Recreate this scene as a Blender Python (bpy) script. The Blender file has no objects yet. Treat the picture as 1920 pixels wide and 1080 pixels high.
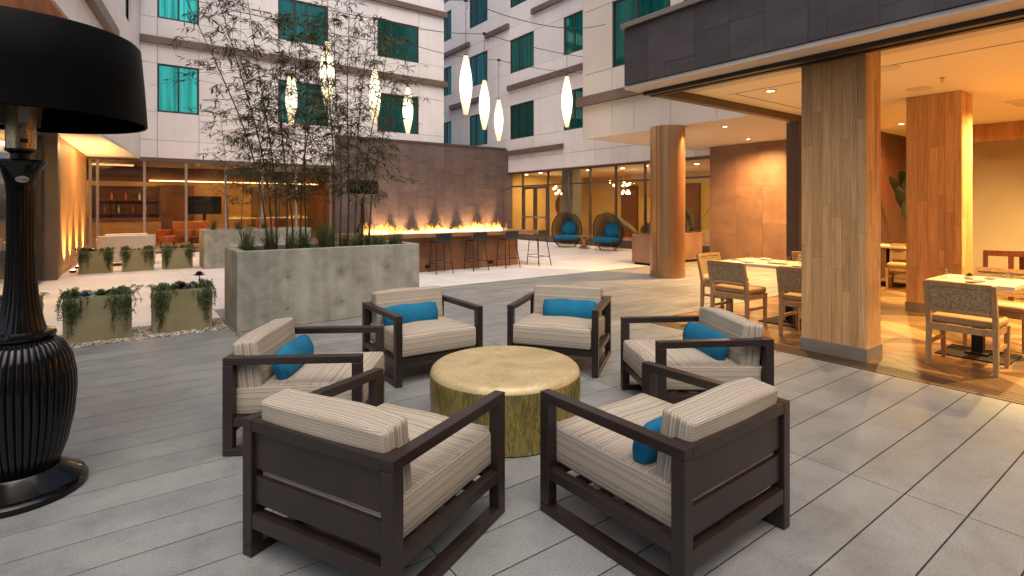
import bpy, bmesh, math, random
from mathutils import Vector, Matrix, Euler
random.seed(7)
R = math.radians
sc = bpy.context.scene
col = sc.collection

# ------------------------------------------------------------------ camera, sky, sun, exposure
CAM_H = 1.5
YAW = math.atan2(735, 1000)
cam_d = bpy.data.cameras.new('camera')
cam_d.sensor_width = 36.0
cam_d.lens = 36.0 * 1000 / 1920
cam_d.shift_y = -(540 - 387) / 1920
cam_d.clip_start = 0.05
cam_d.clip_end = 500
cam = bpy.data.objects.new('camera', cam_d)
col.objects.link(cam)
cam.location = (0, 0, CAM_H)
cam.rotation_euler = (R(90), 0, -YAW)
sc.camera = cam

SUN_EL, SUN_AZ = 64.0, 202.0          # soft light from high over the courtyard
world = bpy.data.worlds.new('World')
sc.world = world
world.use_nodes = True
wn = world.node_tree.nodes
sky = wn.new('ShaderNodeTexSky')
sky.sky_type = 'NISHITA'
sky.sun_disc = False
sky.sun_elevation = R(SUN_EL)
sky.sun_rotation = R(SUN_AZ)
sky.air_density = 0.7
sky.dust_density = 4.0
sky.ozone_density = 0.6
wn['Background'].inputs['Strength'].default_value = 0.13
world.node_tree.links.new(sky.outputs['Color'], wn['Background'].inputs['Color'])
sun_d = bpy.data.lights.new('sun', 'SUN')
sun_d.energy = 1.5
sun_d.angle = R(75)
sun_d.color = (1.0, 0.89, 0.78)
sun = bpy.data.objects.new('sun', sun_d)
col.objects.link(sun)
az = R(SUN_AZ)
to_sun = Vector((math.sin(az) * math.cos(R(SUN_EL)), math.cos(az) * math.cos(R(SUN_EL)), math.sin(R(SUN_EL))))
sun.rotation_euler = to_sun.to_track_quat('Z', 'Y').to_euler()
sun.location = (0, 0, 30)
sc.view_settings.view_transform = 'Standard'
sc.view_settings.look = 'None'
sc.view_settings.exposure = 0.52
sc.view_settings.gamma = 1.0
sc.render.engine = 'CYCLES'
sc.cycles.use_denoising = True
try:
    sc.cycles.denoiser = 'OPENIMAGEDENOISE'
except Exception:
    pass
sc.cycles.max_bounces = 6
sc.cycles.diffuse_bounces = 3
sc.cycles.glossy_bounces = 3
sc.cycles.transparent_max_bounces = 10
sc.cycles.caustics_reflective = False
sc.cycles.caustics_refractive = False
sc.cycles.sample_clamp_indirect = 6

# ------------------------------------------------------------------ mesh helpers
class MB:
    def __init__(self):
        self.v = []; self.f = []; self.uv = {}
    def add(self, vs, fs):
        o = len(self.v)
        self.v += [tuple(p) for p in vs]
        self.f += [tuple(i + o for i in f) for f in fs]
    def box(self, x0, x1, y0, y1, z0, z1):
        self.add([(x0, y0, z0), (x1, y0, z0), (x1, y1, z0), (x0, y1, z0),
                  (x0, y0, z1), (x1, y0, z1), (x1, y1, z1), (x0, y1, z1)],
                 [(0, 3, 2, 1), (4, 5, 6, 7), (0, 1, 5, 4), (1, 2, 6, 5), (2, 3, 7, 6), (3, 0, 4, 7)])
        return self
    def obox(self, c, s, rot=(0, 0, 0)):
        m = Matrix.Translation(c) @ Euler(rot).to_matrix().to_4x4()
        h = [x / 2 for x in s]
        vs = [m @ Vector((sx * h[0], sy * h[1], sz * h[2])) for sz in (-1, 1) for sx, sy in ((-1, -1), (1, -1), (1, 1), (-1, 1))]
        self.add(vs, [(0, 3, 2, 1), (4, 5, 6, 7), (0, 1, 5, 4), (1, 2, 6, 5), (2, 3, 7, 6), (3, 0, 4, 7)])
        return self
    def bar(self, p, q, w, h=None, w2=None, h2=None):
        h = h or w; w2 = w2 or w; h2 = h2 or h
        p = Vector(p); q = Vector(q); d = (q - p).normalized()
        up = Vector((0, 0, 1)) if abs(d.z) < .95 else Vector((0, 1, 0))
        a = d.cross(up).normalized(); b = a.cross(d).normalized()
        vs = [p + a * sx * w / 2 + b * sy * h / 2 for sx, sy in ((-1, -1), (1, -1), (1, 1), (-1, 1))]
        vs += [q + a * sx * w2 / 2 + b * sy * h2 / 2 for sx, sy in ((-1, -1), (1, -1), (1, 1), (-1, 1))]
        self.add(vs, [(0, 3, 2, 1), (4, 5, 6, 7), (0, 1, 5, 4), (1, 2, 6, 5), (2, 3, 7, 6), (3, 0, 4, 7)])
        return self
    def tube(self, pts, r, n=8, cap=True):
        pts = [Vector(p) for p in pts]
        rs = r if isinstance(r, (list, tuple)) else [r] * len(pts)
        vs = []; fs = []
        a = None
        for i, p in enumerate(pts):
            d = (pts[min(i + 1, len(pts) - 1)] - pts[max(i - 1, 0)])
            d = d.normalized() if d.length > 1e-9 else Vector((0, 0, 1))
            if a is None:
                a = d.cross(Vector((0, 0, 1)) if abs(d.z) < .9 else Vector((1, 0, 0))).normalized()
            else:
                a = (a - d * a.dot(d)).normalized()
            b = d.cross(a)
            for k in range(n):
                t = 2 * math.pi * k / n
                vs.append(p + (a * math.cos(t) + b * math.sin(t)) * rs[i])
        for i in range(len(pts) - 1):
            for k in range(n):
                fs.append((i * n + k, i * n + (k + 1) % n, (i + 1) * n + (k + 1) % n, (i + 1) * n + k))
        if cap:
            fs.append(tuple(range(n - 1, -1, -1))); fs.append(tuple((len(pts) - 1) * n + k for k in range(n)))
        self.add(vs, fs)
        return self
    def lathe(self, prof, n=32, c=(0, 0, 0), flute=0, amp=0, fz=None, cap=True):
        vs = []; fs = []
        for (r, z) in prof:
            for k in range(n):
                t = 2 * math.pi * k / n
                rr = r
                if flute and (fz is None or fz[0] <= z <= fz[1]):
                    rr = r * (1 - amp * (0.5 + 0.5 * math.cos(flute * t)) ** 6)
                vs.append((c[0] + rr * math.cos(t), c[1] + rr * math.sin(t), c[2] + z))
        m = len(prof)
        for i in range(m - 1):
            for k in range(n):
                fs.append((i * n + k, i * n + (k + 1) % n, (i + 1) * n + (k + 1) % n, (i + 1) * n + k))
        if cap and prof[0][0] > 1e-4: fs.append(tuple(range(n - 1, -1, -1)))
        if cap and prof[-1][0] > 1e-4: fs.append(tuple((m - 1) * n + k for k in range(n)))
        self.add(vs, fs)
        return self
    def prism(self, poly, z0, z1):
        n = len(poly)
        self.add([(x, y, z0) for x, y in poly] + [(x, y, z1) for x, y in poly],
                 [tuple(range(n - 1, -1, -1)), tuple(range(n, 2 * n))] +
                 [(i, (i + 1) % n, n + (i + 1) % n, n + i) for i in range(n)])
        return self
    def mesh(self, name, bevel=0, seg=2, smooth=False, angle=40):
        me = bpy.data.meshes.new(name)
        me.from_pydata(self.v, [], self.f)
        if bevel:
            bm = bmesh.new(); bm.from_mesh(me)
            bmesh.ops.remove_doubles(bm, verts=bm.verts, dist=1e-5)
            bmesh.ops.bevel(bm, geom=[e for e in bm.edges if len(e.link_faces) == 2 and e.calc_face_angle(0) > .5], offset=bevel, segments=seg, profile=.5, affect='EDGES')
            bm.to_mesh(me); bm.free()
        if smooth:
            for p in me.polygons: p.use_smooth = True
            try: me.set_sharp_from_angle(angle=R(angle))
            except Exception: pass
        me.update()
        return me

def link(name, me, mat, parent=None, loc=None, rot=None, scale=None):
    if mat is not None and not me.materials: me.materials.append(mat)
    o = bpy.data.objects.new(name, me)
    col.objects.link(o)
    if parent is not None: o.parent = parent
    if loc is not None: o.location = loc
    if rot is not None: o.rotation_euler = rot
    if scale is not None: o.scale = (scale,) * 3 if isinstance(scale, (int, float)) else scale
    return o
def ob(name, mb, mat, parent=None, bevel=0, smooth=False, seg=2, loc=None, rot=None, angle=40):
    return link(name, mb.mesh(name, bevel, seg, smooth, angle), mat, parent, loc, rot)
def tag(o, label, cat, group=None):
    o['label'] = label; o['category'] = cat
    if group: o['group'] = group
    return o
def thing(name, label, cat, loc=(0, 0, 0), rz=0, group=None):
    o = bpy.data.objects.new(name, None)
    col.objects.link(o)
    o.location = loc; o.rotation_euler = (0, 0, rz); o.empty_display_size = .1
    return tag(o, label, cat, group)
def struct(o):
    o['kind'] = 'structure'; return o
def copy_tree(o, parent=None, loc=None, rz=None, label=None):
    c = o.copy(); col.objects.link(c); c.parent = parent
    if loc is not None: c.location = loc
    if rz is not None: c.rotation_euler = (c.rotation_euler[0], c.rotation_euler[1], rz)
    if label: c['label'] = label
    for ch in list(o.children): copy_tree(ch, c)
    return c
def box(name, mat, parent, x0, x1, y0, y1, z0, z1, bevel=0):
    return ob(name, MB().box(x0, x1, y0, y1, z0, z1), mat, parent, bevel)
def lamp(kind, parent, loc, energy, color, rot=(0, 0, 0), **kw):
    d = bpy.data.lights.new('lamp_light', kind)
    d.energy = energy; d.color = color
    for k, v in kw.items(): setattr(d, k, v)
    o = bpy.data.objects.new('lamp_light', d)
    col.objects.link(o); o.parent = parent; o.location = loc; o.rotation_euler = rot
    return o

# ------------------------------------------------------------------ materials
class N:
    def __init__(self, name):
        self.m = bpy.data.materials.new(name); self.m.use_nodes = True
        self.t = self.m.node_tree; self.b = self.t.nodes['Principled BSDF']; self.out = self.t.nodes['Material Output']
    def n(self, typ, **kw):
        x = self.t.nodes.new(typ)
        for k, v in kw.items(): setattr(x, k, v)
        return x
    def l(self, a, b): self.t.links.new(a, b)
    def coord(self, kind='Object', scale=(1, 1, 1), rnd=True, rot=(0, 0, 0)):
        mp = self.n('ShaderNodeMapping'); mp.inputs['Scale'].default_value = scale; mp.inputs['Rotation'].default_value = rot
        if kind == 'World':
            g = self.n('ShaderNodeNewGeometry'); src = g.outputs['Position']
        elif kind == 'UV':
            g = self.n('ShaderNodeUVMap'); src = g.outputs['UV']
        else:
            g = self.n('ShaderNodeTexCoord'); src = g.outputs['Object']
        if rnd:
            oi = self.n('ShaderNodeObjectInfo'); mu = self.n('ShaderNodeMath', operation='MULTIPLY'); mu.inputs[1].default_value = 53.0
            self.l(oi.outputs['Random'], mu.inputs[0])
            ad = self.n('ShaderNodeVectorMath', operation='ADD')
            self.l(src, ad.inputs[0]); self.l(mu.outputs[0], ad.inputs[1]); src = ad.outputs[0]
        self.l(src, mp.inputs['Vector'])
        return mp.outputs['Vector']
    def noise(self, vec, scale, detail=4, rough=.55, dist=0):
        x = self.n('ShaderNodeTexNoise'); x.inputs['Scale'].default_value = scale; x.inputs['Detail'].default_value = detail
        x.inputs['Roughness'].default_value = rough; x.inputs['Distortion'].default_value = dist
        self.l(vec, x.inputs['Vector']); return x.outputs['Fac']
    def ramp(self, fac, stops, interp='LINEAR'):
        x = self.n('ShaderNodeValToRGB'); x.color_ramp.interpolation = interp
        e = x.color_ramp.elements
        while len(e) < len(stops): e.new(.5)
        for i, (p, c) in enumerate(stops):
            e[i].position = p; e[i].color = (*c, 1) if len(c) == 3 else c
        self.l(fac, x.inputs['Fac']); return x.outputs['Color']
    def mix(self, fac, a, b, blend='MIX'):
        x = self.n('ShaderNodeMix', data_type='RGBA', blend_type=blend)
        for sock, val in ((x.inputs['Factor'], fac), (x.inputs['A'], a), (x.inputs['B'], b)):
            if hasattr(val, 'is_linked') or hasattr(val, 'links'): self.l(val, sock)
            elif isinstance(val, (int, float)): sock.default_value = val
            else: sock.default_value = (*val, 1)
        return x.outputs['Result']
    def vary(self, color, amt):
        oi = self.n('ShaderNodeObjectInfo'); mr = self.n('ShaderNodeMapRange')
        mr.inputs['To Min'].default_value = 1 - amt; mr.inputs['To Max'].default_value = 1 + amt
        self.l(oi.outputs['Random'], mr.inputs['Value'])
        hs = self.n('ShaderNodeHueSaturation'); self.l(mr.outputs[0], hs.inputs['Value'])
        if hasattr(color, 'links'): self.l(color, hs.inputs['Color'])
        else: hs.inputs['Color'].default_value = (*color, 1)
        return hs.outputs['Color']
    def bump(self, fac, strength, dist=.01):
        x = self.n('ShaderNodeBump'); x.inputs['Strength'].default_value = strength; x.inputs['Distance'].default_value = dist
        self.l(fac, x.inputs['Height']); self.l(x.outputs[0], self.b.inputs['Normal'])
    def base(self, c):
        if hasattr(c, 'links'): self.l(c, self.b.inputs['Base Color'])
        else: self.b.inputs['Base Color'].default_value = (*c, 1)
    def set(self, **kw):
        for k, v in kw.items():
            s = self.b.inputs[k.replace('_', ' ')]
            if hasattr(v, 'links'): self.l(v, s)
            else: s.default_value = v
        return self

def mat_noise(name, c1, c2, scale=3, rough=.6, metal=0, stretch=(1, 1, 1), vary=0, bump=0, bscale=40, kind='Object', detail=5, rnd=True, spec=.5, lo=.35, hi=.65):
    n = N(name)
    v = n.coord(kind, stretch, rnd)
    c = n.ramp(n.noise(v, scale, detail), [(lo, c1), (hi, c2)])
    if vary: c = n.vary(c, vary)
    n.base(c); n.set(Roughness=rough, Metallic=metal)
    n.b.inputs['Specular IOR Level'].default_value = spec
    if bump:
        n.bump(n.noise(n.coord(kind, (1, 1, 1), rnd), bscale, 6, .7), bump, .004)
    return n.m
def mat_emit(name, c, s):
    n = N(name); n.base((.8, .8, .8))
    n.b.inputs['Emission Color'].default_value = (*c, 1); n.b.inputs['Emission Strength'].default_value = s
    return n.m
def mat_wood(name, c1, c2, axis='z', scale=1.0, rough=.5, vary=.12, dark=None):
    n = N(name)
    st = {'z': (14, 14, .9), 'x': (.9, 14, 14), 'y': (14, .9, 14)}[axis]
    v = n.coord('Object', tuple(s * scale for s in st))
    f1 = n.noise(v, 1.0, 6, .65, 1.2)
    c = n.ramp(f1, [(.3, c1), (.68, c2)])
    st2 = {'z': (60, 60, 2), 'x': (2, 60, 60), 'y': (60, 2, 60)}[axis]
    f2 = n.noise(n.coord('Object', tuple(s * scale for s in st2)), 1.0, 3, .6, .3)
    c = n.mix(.30, c, n.ramp(f2, [(.35, (.45, .45, .45)), (.6, (1, 1, 1))]), 'MULTIPLY')
    if axis == 'z' and dark:
        wv = n.n('ShaderNodeTexWave', wave_type='BANDS', bands_direction='Y'); wv.inputs['Scale'].default_value = 7.0; wv.inputs['Distortion'].default_value = 9.0
        wv.inputs['Detail'].default_value = 3.0; wv.inputs['Detail Scale'].default_value = .9
        n.l(n.coord('Object', (3.2, 3.2, .32)), wv.inputs['Vector'])
        c = n.mix(.32, c, n.ramp(wv.outputs['Fac'], [(.15, (.50, .42, .36)), (.5, (1.05, 1.05, 1.05))]), 'MULTIPLY')
    c = n.vary(c, vary)
    n.base(c); n.set(Roughness=rough); n.bump(f2, .15, .002)
    return n.m
def mat_glass(name, tint=(.9, .95, .93), refl=.12, rough=0.0):
    n = N(name); t = n.t
    tr = n.n('ShaderNodeBsdfTransparent'); tr.inputs['Color'].default_value = (*tint, 1)
    gl = n.n('ShaderNodeBsdfGlossy'); gl.inputs['Roughness'].default_value = rough
    fr = n.n('ShaderNodeFresnel'); fr.inputs['IOR'].default_value = 1.5
    ad = n.n('ShaderNodeMath', operation='ADD'); ad.inputs[1].default_value = refl; ad.use_clamp = True
    n.l(fr.outputs[0], ad.inputs[0])
    ge = n.n('ShaderNodeNewGeometry'); iv = n.n('ShaderNodeMath', operation='SUBTRACT'); iv.inputs[0].default_value = 1.0; n.l(ge.outputs['Backfacing'], iv.inputs[1])
    mu = n.n('ShaderNodeMath', operation='MULTIPLY'); n.l(ad.outputs[0], mu.inputs[0]); n.l(iv.outputs[0], mu.inputs[1])
    mx = n.n('ShaderNodeMixShader'); n.l(mu.outputs[0], mx.inputs['Fac']); n.l(tr.outputs[0], mx.inputs[1]); n.l(gl.outputs[0], mx.inputs[2])
    n.l(mx.outputs[0], n.out.inputs['Surface'])
    return n.m
def mat_leaf(name, c1, c2, trans=.25, rough=.5, scale=6):
    n = N(name)
    v = n.coord('Object', (1, 1, 1))
    c = n.ramp(n.noise(v, scale, 3), [(.3, c1), (.7, c2)])
    n.base(c); n.set(Roughness=rough)
    t = n.n('ShaderNodeBsdfTranslucent'); n.l(c, t.inputs['Color'])
    mx = n.n('ShaderNodeMixShader'); mx.inputs['Fac'].default_value = trans
    n.l(n.b.outputs[0], mx.inputs[1]); n.l(t.outputs[0], mx.inputs[2]); n.l(mx.outputs[0], n.out.inputs['Surface'])
    return n.m

MT = {}
# setting
def paver_mat():
    n = N('paver')
    a = n.noise(n.coord('World', (.9, 1.5, 1), True), 2.0, 6, .6, .3)
    c = n.ramp(a, [(.30, (.198, .205, .196)), (.5, (.236, .243, .234)), (.70, (.275, .280, .270))])
    b = n.noise(n.coord('World', (1, 1, 1), False), 1.1, 4, .6, .5)
    c = n.mix(.6, c, n.ramp(b, [(.3, (.62, .63, .64)), (.7, (1.2, 1.19, 1.17))]), 'MULTIPLY')
    w = n.noise(n.coord('World', (1, 1, 1), False), 5.5, 8, .70, .3)
    c = n.mix(.42, c, n.ramp(w, [(.36, (.66, .665, .67)), (.50, (1, 1, 1)), (.68, (1.12, 1.11, 1.09))]), 'MULTIPLY')
    g = n.noise(n.coord('World', (1, 1, 1), False), 120, 4, .8)
    c = n.mix(.8, c, n.ramp(g, [(.36, (.52, .52, .52)), (.50, (1, 1, 1)), (.64, (1.22, 1.22, 1.22))]), 'MULTIPLY')
    c = n.vary(c, .05)
    n.base(c); n.set(Roughness=n.ramp(a, [(.3, (.46, .46, .46)), (.7, (.62, .62, .62))]))
    n.bump(g, .12, .002)
    return n.m
MT['paver'] = paver_mat()
MT['slab'] = mat_noise('terrace_slab', (.58, .55, .525), (.70, .665, .635), 1.1, .6, vary=.04, bump=.1, kind='World', rnd=False)
MT['ground'] = mat_noise('ground', (.012, .011, .010), (.02, .018, .016), 2, .95, kind='World', rnd=False)
def panel_mat(name, c1, c2):
    n = N(name)
    c = n.ramp(n.noise(n.coord('World', (1, 1, 1), False), .8, 5), [(.35, c1), (.65, c2)])
    st = n.noise(n.coord('World', (5, 5, .35), False), 1.0, 5, .6)
    c = n.mix(.22, c, n.ramp(st, [(.30, (.72, .70, .68)), (.52, (1, 1, 1))]), 'MULTIPLY')
    n.base(n.vary(c, .05)); n.set(Roughness=.55)
    n.bump(n.noise(n.coord('World', (1, 1, 1), False), 90, 4), .06, .003)
    return n.m
MT['panel'] = panel_mat('facade_panel', (.765, .72, .69), (.83, .785, .755))
MT['panel_warm'] = mat_noise('facade_panel_warm', (.62, .55, .48), (.68, .61, .54), .7, .6, vary=.03, bump=.05, bscale=120)
MT['backing'] = mat_noise('facade_backing', (.10, .095, .09), (.13, .12, .115), 2, .9)
MT['band'] = mat_noise('bronze_band', (.13, .085, .065), (.17, .115, .09), 2, .45, vary=.05)
MT['bronze'] = mat_noise('bronze_frame', (.12, .09, .07), (.15, .11, .085), 3, .4, metal=.3)
MT['darkframe'] = mat_noise('dark_frame', (.025, .022, .02), (.04, .035, .03), 3, .4)
MT['mullion'] = mat_noise('mullion', (.28, .235, .2), (.33, .28, .24), 3, .4, metal=.4)
def slate(name, c1, c2):
    n = N(name)
    v = n.coord('Object', (1, 1, 3))
    a = n.noise(v, 2.2, 7, .68, .5)
    c = n.ramp(a, [(.3, c1), (.7, c2)])
    n.base(n.vary(c, .13)); n.set(Roughness=.55)
    n.bump(a, .3, .01)
    return n.m
MT['slate'] = slate('slate_tile', (.085, .059, .057), (.135, .097, .092))
MT['slate_dark'] = slate('slate_dark_tile', (.060, .050, .052), (.094, .080, .083))
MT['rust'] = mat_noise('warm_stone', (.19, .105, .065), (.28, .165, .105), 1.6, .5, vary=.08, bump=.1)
MT['soffit'] = mat_noise('soffit', (.66, .60, .52), (.7, .64, .56), .6, .7)
MT['ceil'] = mat_noise('ceiling', (.84, .77, .62), (.87, .80, .66), .5, .7)
MT['stucco_tan'] = mat_noise('tan_wall', (.50, .42, .30), (.56, .47, .34), .8, .8, bump=.05)
MT['oak'] = mat_wood('oak', (.60, .315, .12), (.82, .50, .225), 'z', 1.0, .45, .15, True)
MT['oak_floor'] = mat_wood('oak_floor', (.19, .10, .042), (.36, .21, .095), 'x', .8, .33, .5)
MT['oak_chair'] = mat_wood('oak_chair', (.36, .21, .09), (.52, .33, .16), 'z', 1.4, .4, .06)
MT['cedar'] = mat_wood('cedar', (.34, .17, .06), (.55, .30, .12), 'z', .6, .5, .12)
MT['cedar_soffit'] = mat_wood('cedar_soffit', (.24, .10, .045), (.45, .22, .10), 'y', .5, .5, .1)
MT['redwood'] = mat_wood('redwood', (.10, .025, .012), (.17, .05, .025), 'z', 1.0, .35, .05)
MT['sill'] = mat_noise('sill_bronze', (.085, .048, .026), (.12, .07, .04), 4, .45, metal=.3)
MT['skirting'] = mat_noise('skirting', (.22, .18, .14), (.27, .225, .18), 4, .5)
# teal windows
def window_glass(name, base, metal, rough=.03):
    n = N(name)
    fold = n.noise(n.coord('World', (9, 9, .25), False), 1.0, 3, .5)
    n.base(n.vary(n.mix(.55, base, n.ramp(fold, [(.38, tuple(b * .35 for b in base)), (.6, tuple(b * 1.35 for b in base))])), .4)); n.set(Roughness=rough, Metallic=metal, IOR=1.7)
    n.bump(n.noise(n.coord('Object', (1, 1, 1)), 1.3, 2, .5), .10, .05)
    return n.m
MT['teal'] = window_glass('teal_window_glass', (.012, .150, .125), .6)
MT['teal_sky_reflection'] = window_glass('teal_sky_reflection_glass', (.07, .62, .45), .9)  # brighter copy of the pane glass; sky reflection put into its colour
MT['curtain'] = mat_noise('curtain', (.02, .12, .11), (.03, .17, .15), 1, .8, stretch=(30, 30, .2))
MT['glass'] = mat_glass('clear_glass', (.90, .90, .86), .05)
MT['guard'] = mat_glass('guard_glass', (.96, .98, .97), .02)
MT['tumbler'] = mat_glass('tumbler_glass', (.93, .95, .94), .06)
# furniture
MT['frame'] = mat_noise('espresso_aluminium', (.019, .0115, .0095), (.026, .016, .0135), 5, .36, bump=.03, bscale=300)
def stripes():
    n = N('striped_fabric')
    uv = n.n('ShaderNodeUVMap')
    sp = n.n('ShaderNodeSeparateXYZ'); n.l(uv.outputs['UV'], sp.inputs[0])
    # wobble the stripes a little along their run
    cv = n.n('ShaderNodeCombineXYZ'); n.l(sp.outputs[1], cv.inputs[1])
    wob = n.noise(uv.outputs['UV'], 22, 2)
    wm = n.n('ShaderNodeMath', operation='MULTIPLY_ADD'); n.l(wob, wm.inputs[0]); wm.inputs[1].default_value = .006
    n.l(sp.outputs[0], wm.inputs[2])
    c1 = n.n('ShaderNodeCombineXYZ'); n.l(wm.outputs[0], c1.inputs[0])
    fine = n.noise(c1.outputs[0], 290, 1, .5)
    broad = n.noise(c1.outputs[0], 45, 2, .5)
    cc = n.ramp(fine, [(.36, (.085, .062, .045)), (.45, (.33, .27, .20)), (.53, (.62, .56, .465)), (.60, (.56, .505, .425)), (.66, (.17, .14, .115))])
    cc = n.mix(.55, cc, n.ramp(broad, [(.35, (.74, .62, .45)), (.5, (.95, .93, .89)), (.65, (.72, .73, .75))]), 'MULTIPLY')
    # weave along the stripes
    c2 = n.n('ShaderNodeCombineXYZ'); n.l(sp.outputs[0], c2.inputs[0]); n.l(sp.outputs[1], c2.inputs[1])
    wv = n.noise(c2.outputs[0], 210, 1)
    cc = n.mix(.35, cc, n.ramp(wv, [(.35, (.6, .6, .6)), (.6, (1.15, 1.15, 1.15))]), 'MULTIPLY')
    n.base(cc); n.set(Roughness=.9); n.b.inputs['Specular IOR Level'].default_value = .15
    n.bump(fine, .35, .004)
    return n.m
MT['stripe'] = stripes()
MT['teal_fabric'] = mat_noise('teal_fabric', (.005, .115, .225), (.009, .165, .30), 5, .8, bump=.2, bscale=260, spec=.25)
def patina(name, side):
    n = N(name)
    if side:
        a = n.noise(n.coord('Object', (13, 13, 2.6), False), 1.5, 8, .72, 2.2)
        b = n.noise(n.coord('Object', (30, 30, 4), False), 1.5, 5, .7, 1.0)
        z = n.noise(n.coord('Object', (4, 4, 4), False), 1.2, 4, .6)
        c = n.ramp(a, [(.30, (.035, .045, .02)), (.39, (.09, .15, .06)), (.46, (.46, .33, .09)), (.52, (.20, .17, .05)), (.58, (.09, .16, .10)), (.64, (.48, .33, .10)), (.74, (.22, .08, .02))])
        c = n.mix(.5, c, n.ramp(b, [(.36, (.35, .4, .3)), (.5, (1, 1, 1)), (.68, (1.5, 1.35, 1.0))]), 'MULTIPLY')
        c = n.mix(n.ramp(z, [(.45, (0, 0, 0)), (.7, (.6, .6, .6))]), c, (.40, .28, .075))
        n.base(c); n.set(Roughness=n.ramp(b, [(.3, (.16, .16, .16)), (.7, (.42, .42, .42))]), Metallic=.5); n.bump(b, .35, .006)
    else:
        a = n.noise(n.coord('Object', (1, 1, 1), False), 3.2, 8, .7, 1.0)
        b = n.noise(n.coord('Object', (1, 1, 1), False), 45, 5, .7)
        c = n.ramp(a, [(.28, (.42, .30, .13)), (.5, (.56, .435, .225)), (.72, (.66, .54, .32))])
        c = n.mix(.35, c, n.ramp(b, [(.38, (.6, .55, .45)), (.55, (1.05, 1.05, 1.05))]), 'MULTIPLY')
        n.base(c); n.set(Roughness=n.ramp(a, [(.3, (.42, .42, .42)), (.7, (.58, .58, .58))]), Metallic=.3); n.bump(b, .08, .003)
    return n.m
MT['pat_side'] = patina('patina_side', True)
MT['pat_top'] = patina('patina_top', False)
def concrete():
    n = N('cast_concrete')
    v = n.coord('Object', (1, 1, 1), False)
    a = n.noise(v, 3.2, 7, .65, .2)
    c = n.ramp(a, [(.3, (.21, .205, .165)), (.5, (.32, .315, .26)), (.72, (.42, .415, .35))])
    b = n.noise(n.coord('Object', (6, 6, .7), False), 1.5, 4)
    c = n.mix(.4, c, n.ramp(b, [(.35, (.65, .65, .62)), (.6, (1.1, 1.1, 1.08))]), 'MULTIPLY')
    vo = n.n('ShaderNodeTexVoronoi'); vo.inputs['Scale'].default_value = 90; n.l(v, vo.inputs['Vector'])
    c = n.mix(.5, c, n.ramp(vo.outputs['Distance'], [(.0, (.35, .35, .34)), (.14, (1, 1, 1))]), 'MULTIPLY')
    dmin = None                                      # damp bloom round each form-tie hole
    for (tx, tz) in ((-.62, .62), (.05, .64), (.68, .66), (-.62, .22), (.05, .24), (.68, .26)):
        d = n.n('ShaderNodeVectorMath', operation='DISTANCE'); n.l(n.coord('Object', (1, 1, 1), False), d.inputs[0]); d.inputs[1].default_value = (tx, -.48, tz)
        if dmin is None: dmin = d.outputs['Value']
        else:
            m = n.n('ShaderNodeMath', operation='MINIMUM'); n.l(dmin, m.inputs[0]); n.l(d.outputs['Value'], m.inputs[1]); dmin = m.outputs[0]
    wob = n.n('ShaderNodeMath', operation='MULTIPLY_ADD'); n.l(a, wob.inputs[0]); wob.inputs[1].default_value = .12; n.l(dmin, wob.inputs[2])
    c = n.mix(.65, c, n.ramp(wob.outputs[0], [(.06, (.42, .42, .40)), (.17, (1, 1, 1))]), 'MULTIPLY')
    n.base(c); n.set(Roughness=.8); n.bump(a, .2, .006)
    return n.m
MT['concrete'] = concrete()
MT['tie'] = mat_noise('tie_hole_stain', (.07, .068, .06), (.12, .115, .10), 8, .9)
MT['olive'] = mat_noise('olive_planter', (.235, .20, .095), (.295, .255, .13), 4, .75, bump=.08)
MT['soil'] = mat_noise('soil', (.025, .018, .012), (.06, .045, .03), 30, .95, bump=.6, bscale=60)
def gravel_mat():
    n = N('gravel')
    v = n.coord('World', (1, 1, 1), False)
    vo = n.n('ShaderNodeTexVoronoi'); vo.inputs['Scale'].default_value = 38; n.l(v, vo.inputs['Vector'])
    sp = n.n('ShaderNodeSeparateColor'); n.l(vo.outputs['Color'], sp.inputs[0])
    n.base(n.ramp(sp.outputs[0], [(.1, (.16, .13, .10)), (.4, (.36, .29, .22)), (.7, (.50, .44, .36)), (1, (.62, .58, .52))])); n.set(Roughness=.8)
    return n.m
MT['gravel'] = gravel_mat()
MT['black'] = mat_noise('gloss_black', (.003, .003, .003), (.005, .0045, .0045), 4, .16, metal=.0, spec=.35)
MT['black_matte'] = mat_noise('satin_black', (.003, .003, .0035), (.005, .005, .005), 3, .40, spec=.04)
MT['lining'] = mat_noise('shade_lining', (.002, .002, .002), (.003, .003, .003), 3, .9, spec=.0)
MT['steel'] = mat_noise('stainless', (.50, .46, .40), (.62, .57, .5), 8, .28, metal=.95)
def perf():
    n = N('perforated_steel')
    v = n.coord('Object', (1, 1, 1), False)
    vo = n.n('ShaderNodeTexVoronoi'); vo.inputs['Scale'].default_value = 130; n.l(v, vo.inputs['Vector'])
    n.base(n.ramp(vo.outputs['Distance'], [(.2, (.05, .035, .02)), (.42, (.62, .50, .32))])); n.set(Roughness=.3, Metallic=.8)
    return n.m
MT['perf'] = perf()
MT['badge'] = mat_noise('badge_white', (.6, .6, .58), (.7, .7, .68), 4, .4)
MT['copper'] = mat_noise('bronze_cladding', (.45, .265, .13), (.47, .28, .14), 1.0, .34, metal=.8, stretch=(1, 1, .3))
MT['corten'] = mat_noise('corten', (.16, .068, .028), (.26, .115, .048), 2.5, .5, bump=.05)
MT['counter'] = mat_noise('counter_top', (.22, .125, .07), (.30, .175, .10), 2.5, .32)
MT['stool'] = mat_noise('stool_black', (.012, .011, .011), (.02, .018, .017), 4, .4)
MT['weave_dark'] = mat_noise('dark_weave', (.012, .012, .014), (.035, .033, .032), 20, .6)
MT['weave_tan'] = mat_noise('tan_weave', (.13, .105, .075), (.20, .16, .11), 20, .7)
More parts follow.
